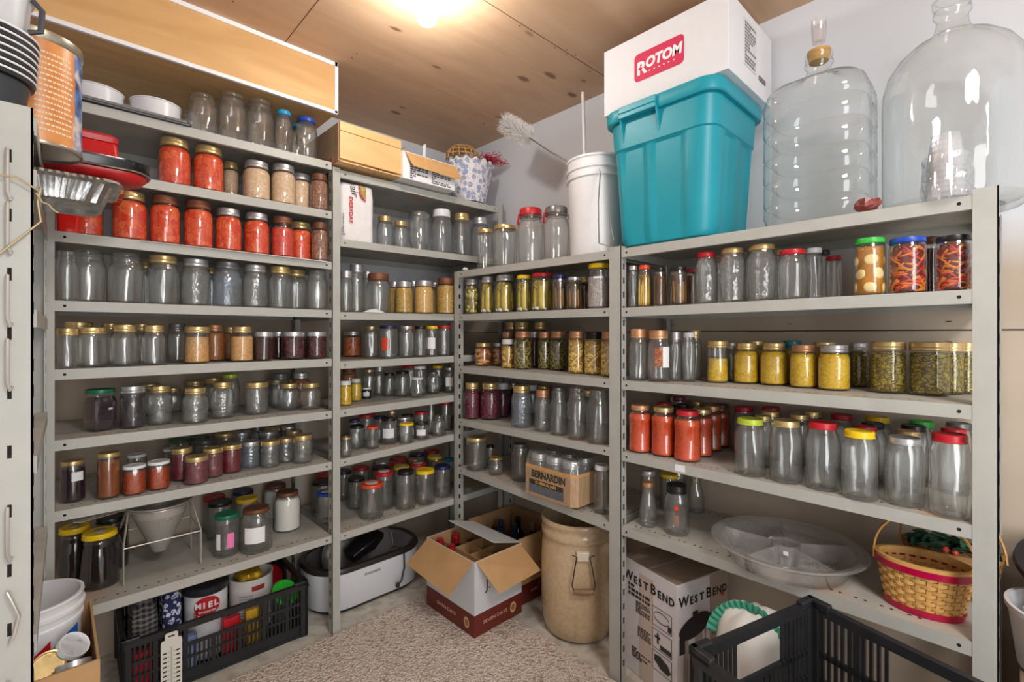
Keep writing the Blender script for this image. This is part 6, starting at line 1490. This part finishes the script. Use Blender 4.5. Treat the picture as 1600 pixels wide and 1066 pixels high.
# ------------------------------------------------------------------ white tub of screw bands past the end post
tb = thing('ice_cream_tub', 'white plastic tub of metal lids on a brown box past the end post', 'tub', (1.720, -.117, .475), 0)
part('body', MB().lathe([(.105, 0), (.112, .004), (.128, .135), (.134, .138), (.134, .150), (.126, .150), (.108, .008), (.001, .007)], 48), M_WHITE, tb)
ta = math.atan2(-1, -1.35)
wrap_label(tb, .1215, .05, .115, ta - .55, ta + .30, pm('lilac grey print', rgb(176, 170, 186), .6), 'printed_label')
wrap_label(tb, .1175, .02, .034, ta - .7, ta + .6, pm('leaf green print', rgb(120, 160, 50), .5), 'green_band')
wrap_label(tb, .1265, .108, .122, ta - .30, ta - .06, pm('navy logo print', rgb(40, 52, 110), .5), 'logo')
r = random.Random(41)
for i in range(9):
    a = i*2*PI/8; rr = .075 if i < 8 else 0
    l_ = thing('jar_closure', 'metal jar lid heaped in the white tub past the end post', 'lid', (1.720 + rr*cos(a), -.117 + rr*sin(a), .475 + .118 + .022*(i == 8) + .004*(i % 2)), 0, 'metal lids in the white tub')
    l_.rotation_euler = (r.uniform(-.5, .5), r.uniform(-.5, .5), 0)
    part('cap', MB().lathe([(.026, 0), (.028, .003), (.028, .012), (.026, .014), (.001, .0135)], 22), lidmat('silver'), l_)
bl = thing('plastic_cover', 'large round black lid with pale disc leaning on the wall behind the tub', 'lid', (1.800, -.115, .690), 0); bl.rotation_euler = (math.radians(5), math.radians(-24), 0)
part('cap', MB().lathe([(.115, 0), (.118, .004), (.116, .018), (.098, .020), (.001, .019)], 40), M_BLACK, bl)
part('disc', MB().lathe([(.078, .0195), (.078, .0215), (.001, .0215)], 36), pm('grey disc', rgb(120, 118, 116), .4), bl)
bb = thing('brown_box', 'brown cardboard box carrying the white tub past the end post', 'box', (1.735, -.18, .001), 0)
part('box_body', MB().box(-.15, -.17, 0, .15, .17, .472), pm('dull brown board', rgb(136, 116, 96), .85, noise=.06), bb, smooth=False, bevel=.002)

# ------------------------------------------------------------------ white bag with green ruffle
cz = thing('cloth_bag', 'white cloth bundle with green ruffled edge behind the empty black crate', 'cloth bag', (1.470, .520, .0108))
lp = []
for z, s in ((0, .8), (.05, 1.0), (.2, 1.05), (.35, 1.0), (.41, .94), (.45, .74), (.468, .35)):
    lp.append([(.098*s*(1 + .05*sin(5*a + z*9))*cos(a), .105*s*(1 + .05*sin(4*a + z*7))*sin(a), z + .006*sin(7*a)*(z > .1)) for a in [i*2*PI/40 for i in range(40)]])
part('cloth', MB().loft(lp), pm('white cotton', rgb(232, 230, 226), .9, bump=.1), cz, ang=80)
vs = []; N = 90; fs = []
for i in range(N + 1):
    q = i/N; a = PI*(.05 + .95*q); c_ = Vector((-.05 + .03*sin(a), -.088*cos(a), .385 + .082*sin(a)))
    out = Vector((-.3, -.55*cos(a), .75*sin(a) + .2)).normalized(); wv_ = .0045*sin(i*1.25)
    vs += [c_ + Vector((wv_*.3, 0, 0)), c_ + out*.030 + Vector((wv_, wv_*.4, 0)), c_ + out*.030 + Vector((wv_ + .0015, wv_*.4, .001)), c_ + Vector((wv_*.3 + .0015, 0, .001))]
for i in range(N):
    for k in range(4): fs.append((i*4 + k, (i+1)*4 + k, (i+1)*4 + (k+1) % 4, i*4 + (k+1) % 4))
part('ruffle', MB().add(vs, fs), pm('sea green cotton', rgb(76, 168, 140), .85), cz, 'sea green ruffled edge', ang=80)

# ------------------------------------------------------------------ cardboard box with pail and lids
xb0, xb1, yb0, yb1, hb_ = -.215, .083, 1.55, 1.915, .47
cb = thing('open_carton', 'open cardboard box of jar lids with a white bucket, below the slotted post', 'box', (xb0, yb0, .010))
shell(xb1 - xb0, yb1 - yb0, hb_, .005, .01, M_CARD, M_CARDIN, M_CARD, cb)
pb = thing('plastic_bucket', 'white plastic bucket with red and blue label inside the cardboard box', 'bucket', (-.042, 1.800, .016))
part('body', MB().lathe([(.090, 0), (.094, .004), (.0995, .485), (.104, .495), (.104, .503), (.101, .506), (.102, .522), (.1075, .525), (.1075, .533), (.103, .536), (.103, .552), (.106, .556), (.105, .561), (.098, .561), (.094, .44), (.086, .30), (.001, .30)], 52), M_WHITE, pb)
la = math.atan2(-1.8, .10) + .42
on_cyl(pb, .1012, [(la - .75, .36), (la - .1, .36), (la - .1, .475), (la - .35, .455), (la - .75, .42)], M_RED, 'red_panel')
on_cyl(pb, .1012, [(la + .0, .36), (la + .62, .37), (la + .62, .482), (la + .3, .475), (la, .455)], pm('blue label print', rgb(24, 104, 196), .5), 'blue_panel')
on_cyl(pb, .1018, [(la - .62, .33), (la - .5, .385), (la - .42, .385), (la - .3, .33), (la - .38, .33), (la - .42, .35), (la - .5, .35), (la - .54, .33)], M_PAPER, 'letter_print')
for i, (x, y, z, a, c_, lab) in enumerate(((-.075, 1.79, .355, .5, 'brown', 'brown jar lid lying inside the white bucket'), (-.02, 1.775, .345, -.3, 'silver', 'silver jar lid lying inside the white bucket'))):
    l_ = thing('jar_closure', lab, 'lid', (x, y, z), 0); l_.rotation_euler = (a, .2, 0)
    part('cap', MB().lathe([(.036, 0), (.038, .003), (.038, .012), (.035, .015), (.001, .014)], 26), lidmat(c_), l_)
bgp = thing('plastic_bag', 'red and white plastic bag stuffed in the front of the cardboard box', 'bag', (-.045, 1.625, .018))
part('pouch', bundle(.235, .105, .42, 9), fabric('red white print', C3(226, 216, 216), C3(196, 50, 50), C3(70, 60, 100), 16), bgp, ang=70)
for i, (x, y, z, rx_, ry2, c_, lab) in enumerate(((-.010, 1.640, 0.459, .9, .2, 'gold', 'gold jar lid standing on edge in the cardboard box'), (.034, 1.668, 0.474, .75, .1, 'white', 'white-lined jar lid leaning behind the gold lid'), (-.085, 1.625, 0.452, .35, -.1, 'white', 'white jar lid lying at the bucket side of the gold lid'),
                                            (.036, 1.600, 0.454, .3, .5, 'silver', 'silver jar lid tilted against the cardboard box side'), (-.125, 1.66, 0.449, .6, -.3, 'gold', 'tarnished gold lid wedged against the white bucket'))):
    l_ = thing('jar_closure', lab, 'lid', (x, y, z), 0); l_.rotation_euler = (rx_, ry2, i*.7)
    part('cap', MB().lathe([(.001, .003), (.030, .003), (.031, .012), (.034, .013), (.035, 0), (.033, -.002), (.001, -.002)][::-1], 26), lidmat(c_), l_)
    part('liner', MB().lathe([(.001, .0045), (.029, .0045)], 24), lidmat(c_) if c_ == 'gold' else M_PAPER, l_)

# lettering becomes plain meshes
bpy.context.view_layer.update()
dg = bpy.context.evaluated_depsgraph_get()
for ob in TEXTS:
    me = bpy.data.meshes.new_from_object(ob.evaluated_get(dg)); me.name = 'lettering'
    n = bpy.data.objects.new('lettering', me); COL.objects.link(n); n.parent = ob.parent; n.matrix_local = ob.matrix_local.copy()
    bpy.data.objects.remove(ob)

# ------------------------------------------------------------------ light and camera
w = bpy.data.worlds.new('room light'); sc.world = w; w.use_nodes = True
w.node_tree.nodes['Background'].inputs['Color'].default_value = (.98, .99, 1, 1)
w.node_tree.nodes['Background'].inputs['Strength'].default_value = .78
L = bpy.data.lights.new('camera_side_fill', 'AREA'); L.shape = 'RECTANGLE'; L.size = .75; L.size_y = 1.9; L.energy = 25; L.color = (1, .995, .98)  # added fill behind the camera; tall shape puts upright streaks on the glass
lo = bpy.data.objects.new('camera_side_fill', L); COL.objects.link(lo)
lo.location = (.05, -1.3, 1.15); d = Vector((1.2, 1.6, 1.0)) - Vector(lo.location); lo.rotation_euler = d.to_track_quat('-Z', 'Y').to_euler()
L2 = bpy.data.lights.new('overhead_fill', 'AREA'); L2.shape = 'DISK'; L2.size = .5; L2.energy = 27; L2.color = (1, .98, .95)  # second added fill, brightens floor and lower shelves; no known fixture there
l2 = bpy.data.objects.new('overhead_fill', L2); COL.objects.link(l2); l2.location = (.55, -.55, CEIL - .04); l2.rotation_euler = (math.radians(24), 0, math.radians(-20))
cam = bpy.data.cameras.new('camera'); co = bpy.data.objects.new('camera', cam); COL.objects.link(co)
co.location = (0, 0, EYE); co.rotation_euler = (PI/2, 0, YAW - PI/2)
cam.sensor_width = 36; cam.lens = FPX / 1600 * 36; cam.shift_y = -(533 - HZ) / 1600; cam.clip_start = .02
sc.camera = co
c = sc.cycles
c.max_bounces = 10; c.diffuse_bounces = 4; c.glossy_bounces = 4; c.transmission_bounces = 8; c.transparent_max_bounces = 40
c.caustics_reflective = False; c.caustics_refractive = False; c.use_denoising = True
c.sample_clamp_indirect = 6
v = sc.view_settings; v.view_transform = 'Standard'; v.look = 'None'; v.gamma = 1; v.use_curve_mapping = False; v.exposure = 0.05
